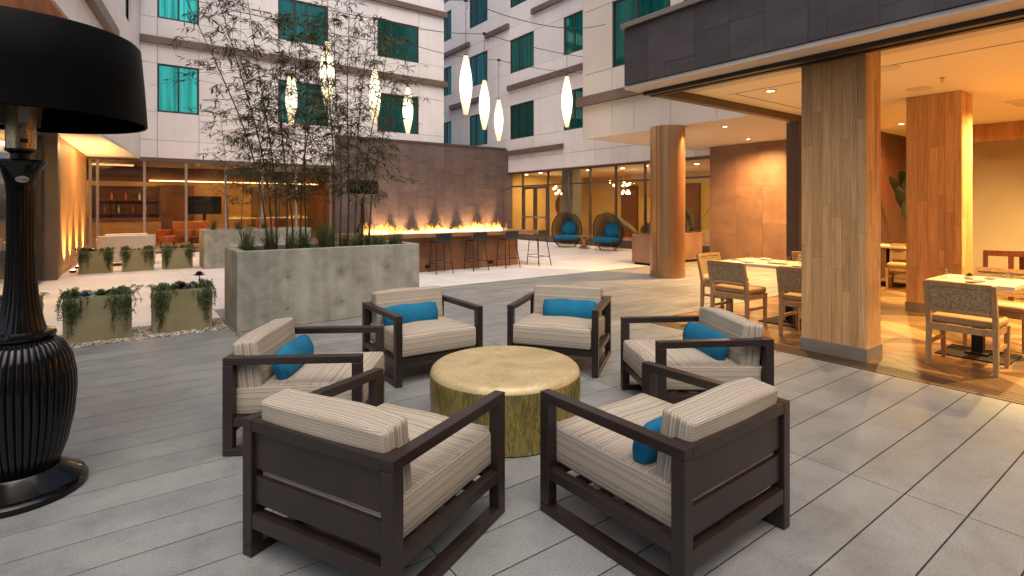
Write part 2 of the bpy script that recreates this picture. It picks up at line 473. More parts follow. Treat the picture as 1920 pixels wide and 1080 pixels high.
def cane():
    n = N('woven_back')
    a = n.noise(n.coord('Object', (45, 45, 190), False), 1.0, 1, .5)
    b = n.noise(n.coord('Object', (190, 45, 45), False), 1.0, 1, .5)
    m = n.mix(.5, a, b)
    n.base(n.ramp(m, [(.38, (.17, .11, .055)), (.48, (.33, .23, .12)), (.56, (.46, .345, .20)), (.64, (.52, .40, .25))])); n.set(Roughness=.8); n.bump(m, .5, .004)
    return n.m
MT['cane'] = cane()
MT['tan_seat'] = mat_noise('tan_upholstery', (.38, .25, .12), (.45, .30, .15), 6, .6, bump=.08, bscale=200)
MT['quartz'] = mat_noise('table_top', (.66, .58, .44), (.74, .66, .52), 4, .3)
MT['china'] = mat_noise('china', (.68, .65, .58), (.74, .71, .64), 4, .25)
MT['napkin'] = mat_noise('napkin', (.10, .12, .13), (.16, .18, .19), 8, .8)
MT['iron'] = mat_noise('table_base_iron', (.016, .012, .010), (.026, .020, .017), 5, .7, spec=.2)
MT['wicker'] = mat_noise('pale_wicker', (.42, .37, .30), (.62, .56, .47), 60, .8, stretch=(1, 1, 2.4), bump=.5, bscale=60, lo=.42, hi=.58)
MT['sofa_cushion'] = mat_noise('sofa_cushion', (.52, .48, .42), (.6, .56, .5), 5, .8)
MT['orange'] = mat_noise('orange_leather', (.42, .10, .025), (.55, .15, .04), 5, .45)
MT['screen'] = mat_noise('tv_black', (.008, .008, .009), (.012, .012, .013), 2, .2)
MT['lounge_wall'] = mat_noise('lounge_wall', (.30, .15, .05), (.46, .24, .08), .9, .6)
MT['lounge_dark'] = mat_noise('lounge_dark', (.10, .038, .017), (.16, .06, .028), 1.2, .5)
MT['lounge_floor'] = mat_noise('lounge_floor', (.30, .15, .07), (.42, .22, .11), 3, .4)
MT['lobby_wall'] = mat_noise('lobby_wall', (.50, .37, .15), (.58, .44, .19), 1, .7)
MT['lobby_grey'] = mat_noise('lobby_grey', (.22, .24, .22), (.28, .30, .27), 1, .5)
MT['mirror'] = mat_noise('mirror', (.62, .55, .42), (.66, .58, .45), 1, .08, metal=1)
# foliage
MT['bamboo_leaf'] = mat_leaf('bamboo_leaf', (.035, .043, .012), (.13, .12, .04), .35, .45, 2.2)
MT['culm'] = mat_noise('bamboo_culm', (.035, .028, .014), (.075, .06, .03), 6, .45)
MT['grass'] = mat_leaf('grass_blade', (.05, .075, .02), (.14, .15, .05), .3, .5, 5)
MT['trail'] = mat_leaf('trailing_leaf', (.055, .085, .025), (.125, .165, .06), .2, .5, 9)
MT['succ_green'] = mat_leaf('succulent_green', (.09, .14, .045), (.17, .22, .08), .1, .5, 20)
MT['succ_grey'] = mat_leaf('succulent_grey', (.15, .19, .20), (.26, .30, .30), .05, .5, 20)
MT['succ_dark'] = mat_leaf('succulent_dark', (.018, .008, .016), (.05, .02, .035), .05, .5, 20)
MT['big_leaf'] = mat_leaf('big_leaf', (.02, .035, .018), (.05, .075, .035), .12, .4, 3)
# light
MT['shade_lit'] = None
def shade_lit():
    n = N('lit_shade')
    v = n.n('ShaderNodeTexCoord'); sp = n.n('ShaderNodeSeparateXYZ'); n.l(v.outputs['Object'], sp.inputs[0])
    mr = n.n('ShaderNodeMapRange'); mr.inputs['From Min'].default_value = -.6; mr.inputs['From Max'].default_value = .6
    n.l(sp.outputs[2], mr.inputs['Value'])
    c = n.ramp(mr.outputs[0], [(0, (1, .62, .24)), (.22, (1, .80, .46)), (.5, (1, .90, .66)), (.8, (1, .78, .44)), (1, (1, .56, .22))])
    s = n.ramp(mr.outputs[0], [(0, (.22,) * 3), (.25, (.55,) * 3), (.5, (1,) * 3), (.75, (.5,) * 3), (1, (.17,) * 3)])
    mu = n.n('ShaderNodeMath', operation='MULTIPLY'); mu.inputs[1].default_value = 2.2; n.l(s, mu.inputs[0])
    n.base((.8, .75, .65)); n.set(Roughness=.5)
    n.l(c, n.b.inputs['Emission Color']); n.l(mu.outputs[0], n.b.inputs['Emission Strength'])
    return n.m
MT['shade_lit'] = shade_lit()
MT['lens'] = mat_emit('downlight_lens', (1, .74, .42), 14)
MT['bulb'] = mat_emit('globe_bulb', (1, .72, .36), 9)
MT['strip'] = mat_emit('cove_strip', (1, .60, .24), 7)
MT['cable'] = mat_noise('cable', (.012, .012, .013), (.02, .02, .02), 5, .5)
def flame_mat():
    n = N('flame')
    uv = n.n('ShaderNodeTexCoord'); sp = n.n('ShaderNodeSeparateXYZ'); n.l(uv.outputs['Object'], sp.inputs[0])
    mr = n.n('ShaderNodeMapRange'); mr.inputs['From Min'].default_value = 0; mr.inputs['From Max'].default_value = .34
    n.l(sp.outputs[2], mr.inputs['Value'])
    c = n.ramp(mr.outputs[0], [(0, (1, .66, .22)), (.35, (1, .52, .11)), (.7, (1, .33, .04)), (1, (1, .2, .02))])
    em = n.n('ShaderNodeEmission'); n.l(c, em.inputs['Color'])
    s = n.ramp(mr.outputs[0], [(0, (1,) * 3), (.4, (.6,) * 3), (1, (.2,) * 3)])
    mu = n.n('ShaderNodeMath', operation='MULTIPLY'); mu.inputs[1].default_value = 7.0; n.l(s, mu.inputs[0]); n.l(mu.outputs[0], em.inputs['Strength'])
    tr = n.n('ShaderNodeBsdfTransparent')
    lw = n.n('ShaderNodeLayerWeight'); lw.inputs['Blend'].default_value = .35
    nz = n.noise(n.coord('World', (14, 14, 5), False), 1.0, 3, .6, 1.0)
    a = n.ramp(nz, [(.40, (0,) * 3), (.60, (1,) * 3)])
    h = n.ramp(mr.outputs[0], [(0, (.0,) * 3), (.9, (.85,) * 3)])
    sb = n.mix(1.0, a, h, 'SUBTRACT')
    fa = n.ramp(lw.outputs['Facing'], [(.35, (1,) * 3), (.95, (0,) * 3)])
    al = n.mix(1.0, sb, fa, 'MULTIPLY')
    mx = n.n('ShaderNodeMixShader'); n.l(al, mx.inputs['Fac']); n.l(tr.outputs[0], mx.inputs[1]); n.l(em.outputs[0], mx.inputs[2])
    n.l(mx.outputs[0], n.out.inputs['Surface'])
    return n.m
MT['flame'] = flame_mat()
MT['exit_green'] = mat_emit('exit_sign_green', (.1, .9, .35), 1.5)

AMBER = (1.0, .64, .23)
WARM = (1.0, .56, .21)

# ------------------------------------------------------------------ the ground, deck and terrace
g = struct(ob('ground', MB().box(-60, 60, -40, 80, -.3, -.032), MT['ground']))
def empty_struct(name):
    o = bpy.data.objects.new(name, None); col.objects.link(o); return struct(o)
deck = empty_struct('deck_pavement')
PIT = .2545
paver_mesh = {}
def paver(x0, x1, y0, y1):
    k = (round(x1 - x0, 3), round(y1 - y0, 3))
    if k not in paver_mesh:
        w, h = k
        paver_mesh[k] = MB().box(-w / 2 + .0032, w / 2 - .0032, -h / 2 + .0035, h / 2 - .0035, -.03, 0).mesh('paver')
    o = link('paver', paver_mesh[k], MT['paver'], deck, ((x0 + x1) / 2, (y0 + y1) / 2, random.uniform(-.0005, .0003)))
    return o
ys = [.774 + PIT * k for k in range(-5, 33)]
for x0, x1, ya, yb in [(-3.3, -1.1, 0, 7.3), (-1.1, 1.1, -.6, 7.3), (1.1, 3.3, -.6, 8.8), (3.3, 5.5, -.6, 8.8),
                       (5.5, 7.7, 4.6, 8.8), (7.7, 9.9, 4.6, 8.8), (9.9, 12.1, 4.6, 8.8), (12.1, 13.55, 4.6, 8.8)]:
    for y in ys:
        a, b = max(y, ya), min(y + PIT, yb)
        if b - a < .03: continue
        paver(x0, x1, a, b)
for (xa, xb, ya, yb) in ((-3.3, 1.1, -.6, 7.3), (1.1, 5.5, -.6, 8.8), (5.5, 13.55, 4.6, 8.8)):
    ob('joint_sand', MB().box(xa, xb, ya, yb, -.0315, -.0026), MT['ground'], deck)
terrace = empty_struct('terrace')
def slabs(xs, ysl):
    for i in range(len(xs) - 1):
        for j in range(len(ysl) - 1):
            ob('slab', MB().box(xs[i] + .003, xs[i + 1] - .003, ysl[j] + .003, ysl[j + 1] - .003, -.03, .002), MT['slab'], terrace)
slabs([-1.3, 1.1], [8.1, 8.8])
slabs([-1.3, 1.1, 3.8, 6.5, 9.2, 11.9, 14.55], [8.8, 9.95, 12.2, 14.75, 17.6, 20.3])

def gravel(name, x0, x1, y0, y1, n, label):
    rnd = random.Random(3)
    mb = MB()
    mb.box(x0, x1, y0, y1, -.031, -.012)
    for _ in range(n):
        x, y = rnd.uniform(x0 + .02, x1 - .02), rnd.uniform(y0 + .02, y1 - .02); r = rnd.uniform(.010, .024); z = -.008 + rnd.uniform(0, .012)
        a = rnd.uniform(0, 3.14); ca, sa = math.cos(a) * r, math.sin(a) * r; s2 = rnd.uniform(.6, 1)
        mb.add([(x + ca, y + sa, z), (x - sa * s2, y + ca * s2, z), (x - ca, y - sa, z), (x + sa * s2, y - ca * s2, z), (x, y, z + r * .6), (x, y, z - r * .6)],
               [(0, 1, 4), (1, 2, 4), (2, 3, 4), (3, 0, 4), (1, 0, 5), (2, 1, 5), (3, 2, 5), (0, 3, 5)])
    o = ob(name, mb, MT['gravel'])
    o['kind'] = 'stuff'; tag(o, label, 'gravel')
gravel('gravel', -1.3, 1.1, 7.303, 8.098, 4200, 'tan pebble strip under the three nearer olive planters')

# ------------------------------------------------------------------ buildings
def clip(poly, x0, x1, y0, y1):
    def cut(pl, f, inter):
        out = []
        for i in range(len(pl)):
            a, b = pl[i], pl[(i + 1) % len(pl)]
            if f(a): out.append(a)
            if f(a) != f(b): out.append(inter(a, b))
        return out
    def ix(v): return lambda a, b: (v, a[1] + (b[1] - a[1]) * (v - a[0]) / (b[0] - a[0]))
    def iy(v): return lambda a, b: (a[0] + (b[0] - a[0]) * (v - a[1]) / (b[1] - a[1]), v)
    for f, i in ((lambda p: p[0] >= x0, ix(x0)), (lambda p: p[0] <= x1, ix(x1)), (lambda p: p[1] >= y0, iy(y0)), (lambda p: p[1] <= y1, iy(y1))):
        if poly: poly = cut(poly, f, i)
    return poly

ROW = [3.05, 3.62, 4.53, 6.07, 6.62, 7.53, 9.05, 9.6, 10.5, 12.05, 12.6]
WROW = [(4.53, 6.07), (7.53, 9.05), (10.5, 12.05)]
# --- wing facing the camera at the far side (plane y = FY)
FY = 20.4
far = thing('hotel_wing', 'white panelled hotel wing with brown bands above a glazed orange-lit lounge', 'building', (0, 0, 0))
box('wall', MT['backing'], far, .45, 11.30, FY + .06, FY + .3, 3.06, 13)
box('end_wall', MT['panel'], far, 11.30, 11.34, FY + .03, FY + 6, 3.06, 13)
XC = [.5, .96, 2.11, 3.35, 4.58, 6.35, 7.4, 8.31, 10.12, 11.32]
WX = [(.96, 2.11), (4.58, 6.35), (8.31, 10.12)]
def in_win(a, b, z0, z1, W): return any(a >= w[0] - .01 and b <= w[1] + .01 for w in W) and any(z0 >= r[0] - .01 and z1 <= r[1] + .01 for r in WROW)
for i in range(len(XC) - 1):
    for j in range(len(ROW) - 1):
        if in_win(XC[i], XC[i + 1], ROW[j], ROW[j + 1], WX): continue
        z0, z1 = ROW[j], ROW[j + 1]
        box('panel', MT['panel'], far, XC[i] + .006, XC[i + 1] - .006, FY, FY + .055, z0 + .006, z1 - .006)
def window_y(parent, x0, x1, z0, z1, y, glass, split=.5, curtain=False):
    w = ob('window', MB().box(x0, x0 + .05, y + .02, y + .1, z0, z1).box(x1 - .05, x1, y + .02, y + .1, z0, z1).box(x0 + .05, x1 - .05, y + .02, y + .1, z0, z0 + .05).box(x0 + .05, x1 - .05, y + .02, y + .1, z1 - .05, z1)
           .box(x0 + (x1 - x0) * split - .025, x0 + (x1 - x0) * split + .025, y + .022, y + .1, z0 + .05, z1 - .05), MT['darkframe'], parent)
    xm = x0 + (x1 - x0) * split
    for a, b in ((x0 + .05, xm - .025), (xm + .025, x1 - .05)):
        ob('pane', MB().box(a, b, y + .05, y + .058, z0 + .05, z1 - .05), glass, w)
    return w
for wi, (a, b) in enumerate(WX):
    for (z0, z1) in WROW:
        window_y(far, a, b, z0, z1, FY, MT['teal_sky_reflection'] if wi == 0 else MT['teal'], .5 if wi == 0 else .33)
for z in (6.78, 9.78):
    box('band', MT['band'], far, .5 if z < 9 else 6.9, 11.45, FY - .12, FY - .002, z - .10, z + .12)
# ground floor glazing of the lounge
box('head_beam', MT['bronze'], far, -.78, 6.5, FY - .02, FY + .12, 2.93, 3.046)
mx = [-.72, -.55, .62, 1.75, 2.9, 4.05, 5.2, 6.45]
for x in mx: box('mullion', MT['mullion'], far, x - .035, x + .035, FY - .005, FY + .10, 0.05, 2.925)
box('sill', MT['bronze'], far, -.78, 6.5, FY - .02, FY + .12, 0.003, .05)
for a, b in zip(mx[:-1], mx[1:]): box('glass_pane', MT['glass'], far, a + .037, b - .037, FY + .04, FY + .05, .052, 2.925)

# --- lounge interior behind that glazing
lng = thing('lounge_room', 'amber-lit lounge room seen behind the far storefront glass', 'room', (0, 0, 0))
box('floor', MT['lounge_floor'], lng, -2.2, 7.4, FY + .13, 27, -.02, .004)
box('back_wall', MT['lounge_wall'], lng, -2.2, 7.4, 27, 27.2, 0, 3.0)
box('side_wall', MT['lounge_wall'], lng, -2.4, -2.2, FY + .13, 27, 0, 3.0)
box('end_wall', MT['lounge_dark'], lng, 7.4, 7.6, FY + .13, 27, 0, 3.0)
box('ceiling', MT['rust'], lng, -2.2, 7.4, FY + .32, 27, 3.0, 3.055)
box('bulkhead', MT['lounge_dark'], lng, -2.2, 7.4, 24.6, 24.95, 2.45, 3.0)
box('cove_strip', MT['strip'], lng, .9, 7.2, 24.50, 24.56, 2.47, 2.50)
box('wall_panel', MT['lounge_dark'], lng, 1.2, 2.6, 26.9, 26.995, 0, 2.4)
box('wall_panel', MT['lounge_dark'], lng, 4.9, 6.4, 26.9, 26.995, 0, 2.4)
for x in (-1.2, 1.0, 3.2, 5.4):
    lamp('AREA', lng, (x, 22.6, 2.95), 30, AMBER, size=.22)
    lamp('AREA', lng, (x, 25.8, 2.95), 30, AMBER, size=.22)
tv = thing('television', 'black flat television on the amber lounge wall', 'television', (2.8, 25.2, 0))
ob('screen', MB().box(-.62, .62, -.04, 0, 1.18, 1.92), MT['screen'], tv, .01)
ob('stand', MB().box(-.06, .06, 0, .05, .05, 1.5).box(-.4, .4, -.1, .3, 0.005, .05), MT['iron'], tv)
bar = thing('lounge_bar', 'low amber bar counter behind the lounge window by the wood wall', 'counter', (.1, 24.1, 0))
ob('counter_body', MB().box(-1.0, 1.15, 0, .6, 0.005, 1.0), MT['lounge_wall'], bar)
ob('counter_top', MB().box(-1.05, 1.2, -.06, .66, 1.0, 1.05), MT['lounge_dark'], bar)
ob('back_shelf', MB().box(-1.0, 1.15, 1.5, 1.8, 1.2, 1.25).box(-1.0, 1.15, 1.5, 1.8, 1.7, 1.75).box(-1.05, -1.0, 1.5, 1.8, 0.005, 2.3).box(1.15, 1.2, 1.5, 1.8, 0.005, 2.3).box(-1.0, 1.15, 1.75, 1.8, 0.005, 2.3), MT['lounge_dark'], bar)
for k in range(8): ob('bottle', MB().lathe([(.035, 0), (.035, .18), (.014, .23), (.014, .3)], 10, (-.8 + .22 * k, 1.62, 1.25 if k % 2 else 1.75)), MT['orange'] if k % 3 else MT['china'], bar, smooth=True)
def armchair(x, y, rz, label):
    t = thing('armchair', label, 'armchair', (x, y, .004), rz, 'orange armchairs in the lounge')
    ob('seat', MB().box(-.33, .33, -.3, .32, .22, .45), MT['orange'], t, .05, True)
    ob('backrest', MB().box(-.36, .36, -.42, -.28, .25, .95), MT['orange'], t, .05, True)
    for s in (-1, 1): ob('armrest', MB().box(s * .4 - .06, s * .4 + .06, -.36, .3, .22, .66), MT['orange'], t, .04, True)
    for sx in (-.3, .3):
        for sy in (-.3, .26): ob('leg', MB().tube([(sx, sy, 0), (sx, sy, .23)], .018, 6), MT['stool'], t)
armchair(1.55, 22.6, 2.3, 'orange lounge armchair seen through the second glass bay')
armchair(2.55, 22.9, -2.6, 'orange lounge armchair below the television')
armchair(4.6, 23.2, 2.6, 'orange lounge armchair behind the bamboo')
tag(ob('coffee_table', MB().lathe([(.28, 0), (.28, .02), (.04, .03), (.04, .38), (.34, .39), (.34, .42)], 20), MT['lounge_dark'], smooth=True, loc=(2.05, 22.0, .004)), 'small round dark coffee table between the orange armchairs', 'table')

# --- long wing at the right (plane x = RX)
RX = 14.3
rt = thing('hotel_wing', 'tall white hotel wing with teal windows above the lobby glazing', 'building', (0, 0, 0))
box('wall', MT['backing'], rt, RX + .06, RX + .3, 9.9, 27, 3.06, 13)
YC = [9.9, 11.3, 12.6, 14.25, 15.97, 17.88, 19.6, 21.46, 23.1, 24.95, 25.8, 27]
WY = [(14.25, 15.97), (17.88, 19.6), (21.46, 23.1), (24.95, 25.8)]
for i in range(len(YC) - 1):
    for j in range(len(ROW) - 1):
        if in_win(YC[i], YC[i + 1], ROW[j], ROW[j + 1], WY): continue
        box('panel', MT['panel'], rt, RX, RX + .055, YC[i] + .006, YC[i + 1] - .006, ROW[j] + .006, ROW[j + 1] - .006)
def window_x(parent, x, y0, y1, z0, z1, glass, split=.35, s=1):
    f = MB()
    xa, xb = sorted((x + .02 * s, x + .1 * s))
    f.box(xa, xb, y0, y0 + .05, z0, z1).box(xa, xb, y1 - .05, y1, z0, z1).box(xa, xb, y0 + .05, y1 - .05, z0, z0 + .05).box(xa, xb, y0 + .05, y1 - .05, z1 - .05, z1)
    ym = y1 - (y1 - y0) * split
    f.box(x + .022 * s, xb, ym - .025, ym + .025, z0 + .05, z1 - .05) if s > 0 else None
    w = ob('window', f, MT['darkframe'], parent)
    for a, b in ((y0 + .05, ym - .025), (ym + .025, y1 - .05)):
        ob('pane', MB().box(x + .05, x + .058, a, b, z0 + .05, z1 - .05), glass, w)
    return w
for (a, b) in WY:
    for (z0, z1) in WROW: window_x(rt, RX, a, b, z0, z1, MT['teal'])
for (a, b, z) in [(15.97, 19.75, 3.90), (12.6, 19.7, 6.86), (22.1, 25.0, 6.78), (19.65, 21.55, 9.72), (14.2, 17.95, 9.85), (23.0, 26, 9.72)]:
    box('band', MT['band'], rt, RX - .12, RX - .002, a, b, z - .11, z + .11)
# lobby storefront, recessed
GX = 14.6
box('spandrel', MT['panel'], rt, RX, RX + .055, 8.95, 9.89, 3.06, 3.26)
box('roof_edge', MT['backing'], rt, RX - .01, GX + .4, 8.3, 9.9, 3.262, 3.4)
box('head_beam', MT['bronze'], rt, GX - .06, GX + .06, 9.0, 20.2, 2.97, 3.05)
box('lobby_soffit', MT['soffit'], rt, RX + .001, GX + .3, 8.9, 20.2, 3.052, 3.058)
ym = [9.0, 10.6, 12.1, 13.45, 14.77, 16.04, 17.27, 19.03, 20.1]
for y in ym: box('mullion', MT['bronze'], rt, GX - .045, GX + .045, y - .03, y + .03, .003, 2.968)
for a, b in zip(ym[:-1], ym[1:]):
    box('transom', MT['bronze'], rt, GX - .04, GX + .04, a + .031, b - .031, 2.38, 2.44)
    box('glass_pane', MT['glass'], rt, GX - .004, GX + .004, a + .031, b - .031, 2.442, 2.966)
    if (a, b) != (17.27, 19.03):
        box('kick_plate', MT['bronze'], rt, GX - .04, GX + .04, a + .031, b - .031, .003, .28)
        box('glass_pane', MT['glass'], rt, GX - .004, GX + .004, a + .031, b - .031, .282, 2.378)
for a, b in ((17.31, 18.14), (18.16, 18.99)):
    d = ob('door', MB().box(GX - .03, GX + .03, a, a + .1, .01, 2.37).box(GX - .03, GX + .03, b - .1, b, .01, 2.37).box(GX - .03, GX + .03, a + .1, b - .1, .01, .26).box(GX - .03, GX + .03, a + .1, b - .1, 2.27, 2.37), MT['bronze'], rt)
    ob('pane', MB().box(GX - .004, GX + .004, a + .101, b - .101, .262, 2.268), MT['glass'], d)
    ob('push_bar', MB().box(GX - .10, GX - .06, a + .06, b - .06, 1.0, 1.07).box(GX - .06, GX - .031, a + .06, a + .1, 1.01, 1.06).box(GX - .06, GX - .031, b - .1, b - .06, 1.01, 1.06), MT['steel'], d)
lob = thing('lobby_room', 'yellow-walled lobby room behind the right glazing', 'room', (0, 0, 0))
box('floor', MT['lounge_floor'], lob, GX + .07, 20, 8.5, 20.4, -.02, .004)
box('back_wall', MT['lobby_wall'], lob, 20, 20.2, 8.5, 20.4, 0, 3.0)
box('end_wall', MT['lobby_wall'], lob, GX + .07, 20, 20.4, 20.6, 0, 3.0)
box('near_wall', MT['lobby_wall'], lob, GX + .07, 20, 8.3, 8.5, 0, 3.0)
box('ceiling', MT['ceil'], lob, GX + .31, 20, 8.5, 20.4, 3.0, 3.06)
box('grey_pier', MT['lobby_grey'], lob, GX + .3, GX + .8, 16.1, 16.75, .005, 2.999)
box('wood_panel', MT['lounge_dark'], lob, 19.9, 19.995, 13.6, 14.9, .005, 2.5)
box('wood_panel', MT['lounge_dark'], lob, 19.9, 19.995, 17.0, 18.0, .005, 2.5)
ob('mirror', MB().lathe([(.62, 0), (.62, .03)], 40), MT['mirror'], lob, loc=(18.3, 20.39, 1.55), rot=(R(90), 0, 0))
box('exit_sign', MT['exit_green'], lob, 18.9, 18.95, 14.6, 14.95, 2.35, 2.5)
for (x, y) in ((16, 19), (16.5, 16.5), (16.5, 13.5), (17, 10.5)):
    lamp('AREA', lob, (x, y, 2.96), 75, (1, .58, .22), size=.25)
    ob('downlight', MB().lathe([(.07, 2.985), (.07, 2.998)], 16, (x - .9, y - .6, 0)), MT['lens'], lob)
    ob('downlight', MB().lathe([(.07, 2.985), (.07, 2.998)], 16, (x - .6, y + .8, 0)), MT['lens'], lob)
def chandelier(x, y, z, label, seed):
    rnd = random.Random(seed)
    t = thing('chandelier', label, 'chandelier', (x, y, z))
    rods = MB().tube([(0, 0, 0), (0, 0, 3.0 - z)], .012, 6)
    for k in range(13):
        v = Vector((rnd.uniform(-.5, .5), rnd.uniform(-.5, .5), rnd.uniform(-.38, .28)))
        rods.tube([(0, 0, 0), v], .006, 5)
        ob('globe', MB().lathe([(.001, -.055), (.032, -.045), (.055, 0), (.032, .045), (.001, .055)], 10), MT['bulb'], t, smooth=True, loc=v)
    ob('rod', rods, MT['counter'], t)
chandelier(16.4, 18.6, 2.45, 'cluster of glowing globe bulbs above the lobby door', 1)
chandelier(16.6, 14.9, 2.4, 'cluster of glowing globe bulbs behind the left egg chair', 2)
chandelier(17.2, 13.2, 2.4, 'cluster of glowing globe bulbs between the two egg chairs', 5)

# --- near block that carries the slate fascia, restaurant below
blk = thing('hotel_block', 'beige panelled hotel block on a round bronze column, overhanging the walkway', 'building', (0, 0, 0))
BX = 9.5
box('wall', MT['backing'], blk, BX + .06, BX + .3, 4.72, 9.78, 3.26, 13)
BY = [4.7, 6.1, 7.2, 8.2, 8.88, 9.84]
BR = [3.22, 4.82, 6.4, 7.95, 9.5, 11.1, 12.7]
for i in range(len(BY) - 1):
    for j in range(len(BR) - 1):
        if (BY[i] == 8.2 or BY[i] == 7.2) and j in (1, 3, 5): continue
        box('panel', MT['panel_warm'], blk, BX, BX + .055, BY[i] + .006, BY[i + 1] - .006, BR[j] + .006, BR[j + 1] - .006)
for j in (1, 3, 5): window_x(blk, BX, 7.2, 8.88, BR[j], BR[j + 1], MT['teal'], .45)
box('band', MT['band'], blk, BX - .14, BX - .002, 4.9, 10.0, 4.03, 4.25)
box('end_wall', MT['panel_warm'], blk, BX + .001, 14.28, 9.80, 9.88, 3.22, 13)
box('soffit', MT['soffit'], blk, BX + .001, 14.28, 4.62, 9.795, 3.2, 3.255)
# warm stone wall beyond the walkway
sw = MB
wy = [4.62, 5.3, 5.95, 6.7, 7.4, 8.15, 8.95]
box('wall', MT['backing'], blk, 13.66, 13.8, 4.62, 8.98, 0, 3.198)
for i in range(len(wy) - 1):
    zz = [0.004] + sorted(random.sample([.75, 1.05, 1.35, 1.7, 2.05, 2.4], 2)) + [3.196]
    for j in range(len(zz) - 1):
        box('stone_panel', MT['rust'], blk, 13.6 + random.uniform(0, .006), 13.655, wy[i] + .002, wy[i + 1] - .002, zz[j] + .002, zz[j + 1] - .002)
box('service_door', MT['lounge_dark'], blk, 13.585, 13.6, 4.85, 5.75, .01, 2.5)

def downlight(name, x, y, z, energy, label, group=None, cone=150, col_=WARM, blend=1.0, r=.06):
    t = thing(name, label, 'downlight', (x, y, z), 0, group)
    ob('trim_ring', MB().lathe([(r * .8, -.001), (r * .8, -.012), (r * 1.35, -.012), (r * 1.35, -.001)], 24, cap=False), MT['china'], t, smooth=True)
    ob('lens', MB().lathe([(r * .78, -.004), (r * .78, -.001)], 20), MT['lens'], t)
    lamp('SPOT', t, (0, 0, -.05), energy, col_, spot_size=R(cone), spot_blend=blend, shadow_soft_size=.03)
    return t
downlight('downlight', 10.36, 6.45, 3.2, 850, 'bright recessed soffit downlight nearest the round column', cone=160)
downlight('downlight', 12.75, 7.3, 3.2, 520, 'bright recessed soffit downlight close to the stone wall', cone=160)
lamp('SPOT', downlight('downlight', 12.2, 5.3, 3.2, 700, 'recessed soffit downlight hidden beside the bronze jamb', cone=160), (0, 0, -.04), 1, WARM)

# --- restaurant
rest = thing('restaurant', 'open-sided restaurant room under a dark slate fascia with amber ceiling', 'building', (0, 0, 0))
OX, OY, CZ = 5.5, 4.6, 3.06
box('roof_slab', MT['backing'], rest, 5.3, 14.9, -4, 4.55, 3.3, 3.62)
box('ceiling', MT['ceil'], rest, 6.35, 14.6, -3.9, 4.45, CZ, CZ + .04)
box('ceiling_edge', MT['ceil'], rest, 5.72, 6.15, -3.9, 4.45, CZ + .11, CZ + .15)
box('bulkhead', MT['soffit'], rest, 6.15, 6.34, -3.9, 4.45, CZ - .002, 3.298)
box('edge_beam', MT['soffit'], rest, 5.22, 5.50, -4, 4.66, 2.995, 3.04)
ob('door_track', MB().box(5.505, 5.56, -4, 4.6, 2.95, 3.10).box(5.575, 5.63, -4, 4.6, 2.96, 3.10).box(5.645, 5.71, -4, 4.6, 2.95, 3.10), MT['darkframe'], rest)
ob('door_track', MB().box(5.72, 9.5, 4.46, 4.52, 2.95, 3.12).box(5.72, 9.5, 4.535, 4.6, 2.96, 3.12), MT['bronze'], rest)
ob('door_jamb', MB().box(9.28, 9.40, 4.40, 4.62, .002, 2.945), MT['bronze'], rest)
ob('door_jamb', MB().box(9.41, 9.56, 4.36, 4.60, .002, 2.945), MT['darkframe'], rest)
box('back_wall', MT['stucco_tan'], rest, 14.6, 14.8, -3.9, 4.5, 0, 3.3)
box('side_wall', MT['lounge_dark'], rest, 9.6, 14.6, 4.40, 4.55, 0, 3.3)
box('end_wall', MT['stucco_tan'], rest, 7.0, 14.8, -4.1, -3.9, 0, 3.3)
box('wood_valance', MT['cedar'], rest, 13.2, 13.35, -3.9, 3.4, 2.74, CZ - .002)
box('wall_niche', MT['redwood'], rest, 12.6, 13.6, 4.36, 4.395, .7, 2.5)
# slate fascia tiles with coping
box('fascia_backing', MT['backing'], rest, 5.262, 5.30, -4, 4.64, 3.045, 3.76)
y = 4.65
rf = random.Random(11)
while y > -2.5:
    w = rf.choice([.17, .24, .30, .38, .42])
    a, b = y - w, y
    cuts = [3.045, 3.765] if rf.random() < .35 else [3.045, rf.choice([3.2, 3.32, 3.45]), 3.765]
    for j in range(len(cuts) - 1):
        box('slate_tile', MT['slate_dark'], rest, 5.2 + rf.uniform(0, .006), 5.26, a + .0015, b - .0015, cuts[j] + .0015, cuts[j + 1] - .0015)
    y = a
box('coping', MT['mullion'], rest, 5.16, 5.36, -4, 4.68, 3.768, 3.83)
box('roof_deck', MT['backing'], rest, 5.36, 9.45, -4, 4.6, 3.64, 3.70)
# upper glazing behind the coping
for k in range(4):
    ya = 4.3 - 1.7 * (k + 1)
    window_x(rest, 6.05, ya + .06, ya + 1.64, 3.75, 5.9, MT['teal'], .5)
box('upper_wall', MT['bronze'], rest, 6.16, 6.3, -3.2, 4.36, 3.70, 6.4)
for k in range(5): box('upper_mullion', MT['bronze'], rest, 6.02, 6.16, 4.3 - 1.7 * k - .05, 4.3 - 1.7 * k + .05, 3.705, 6.4)
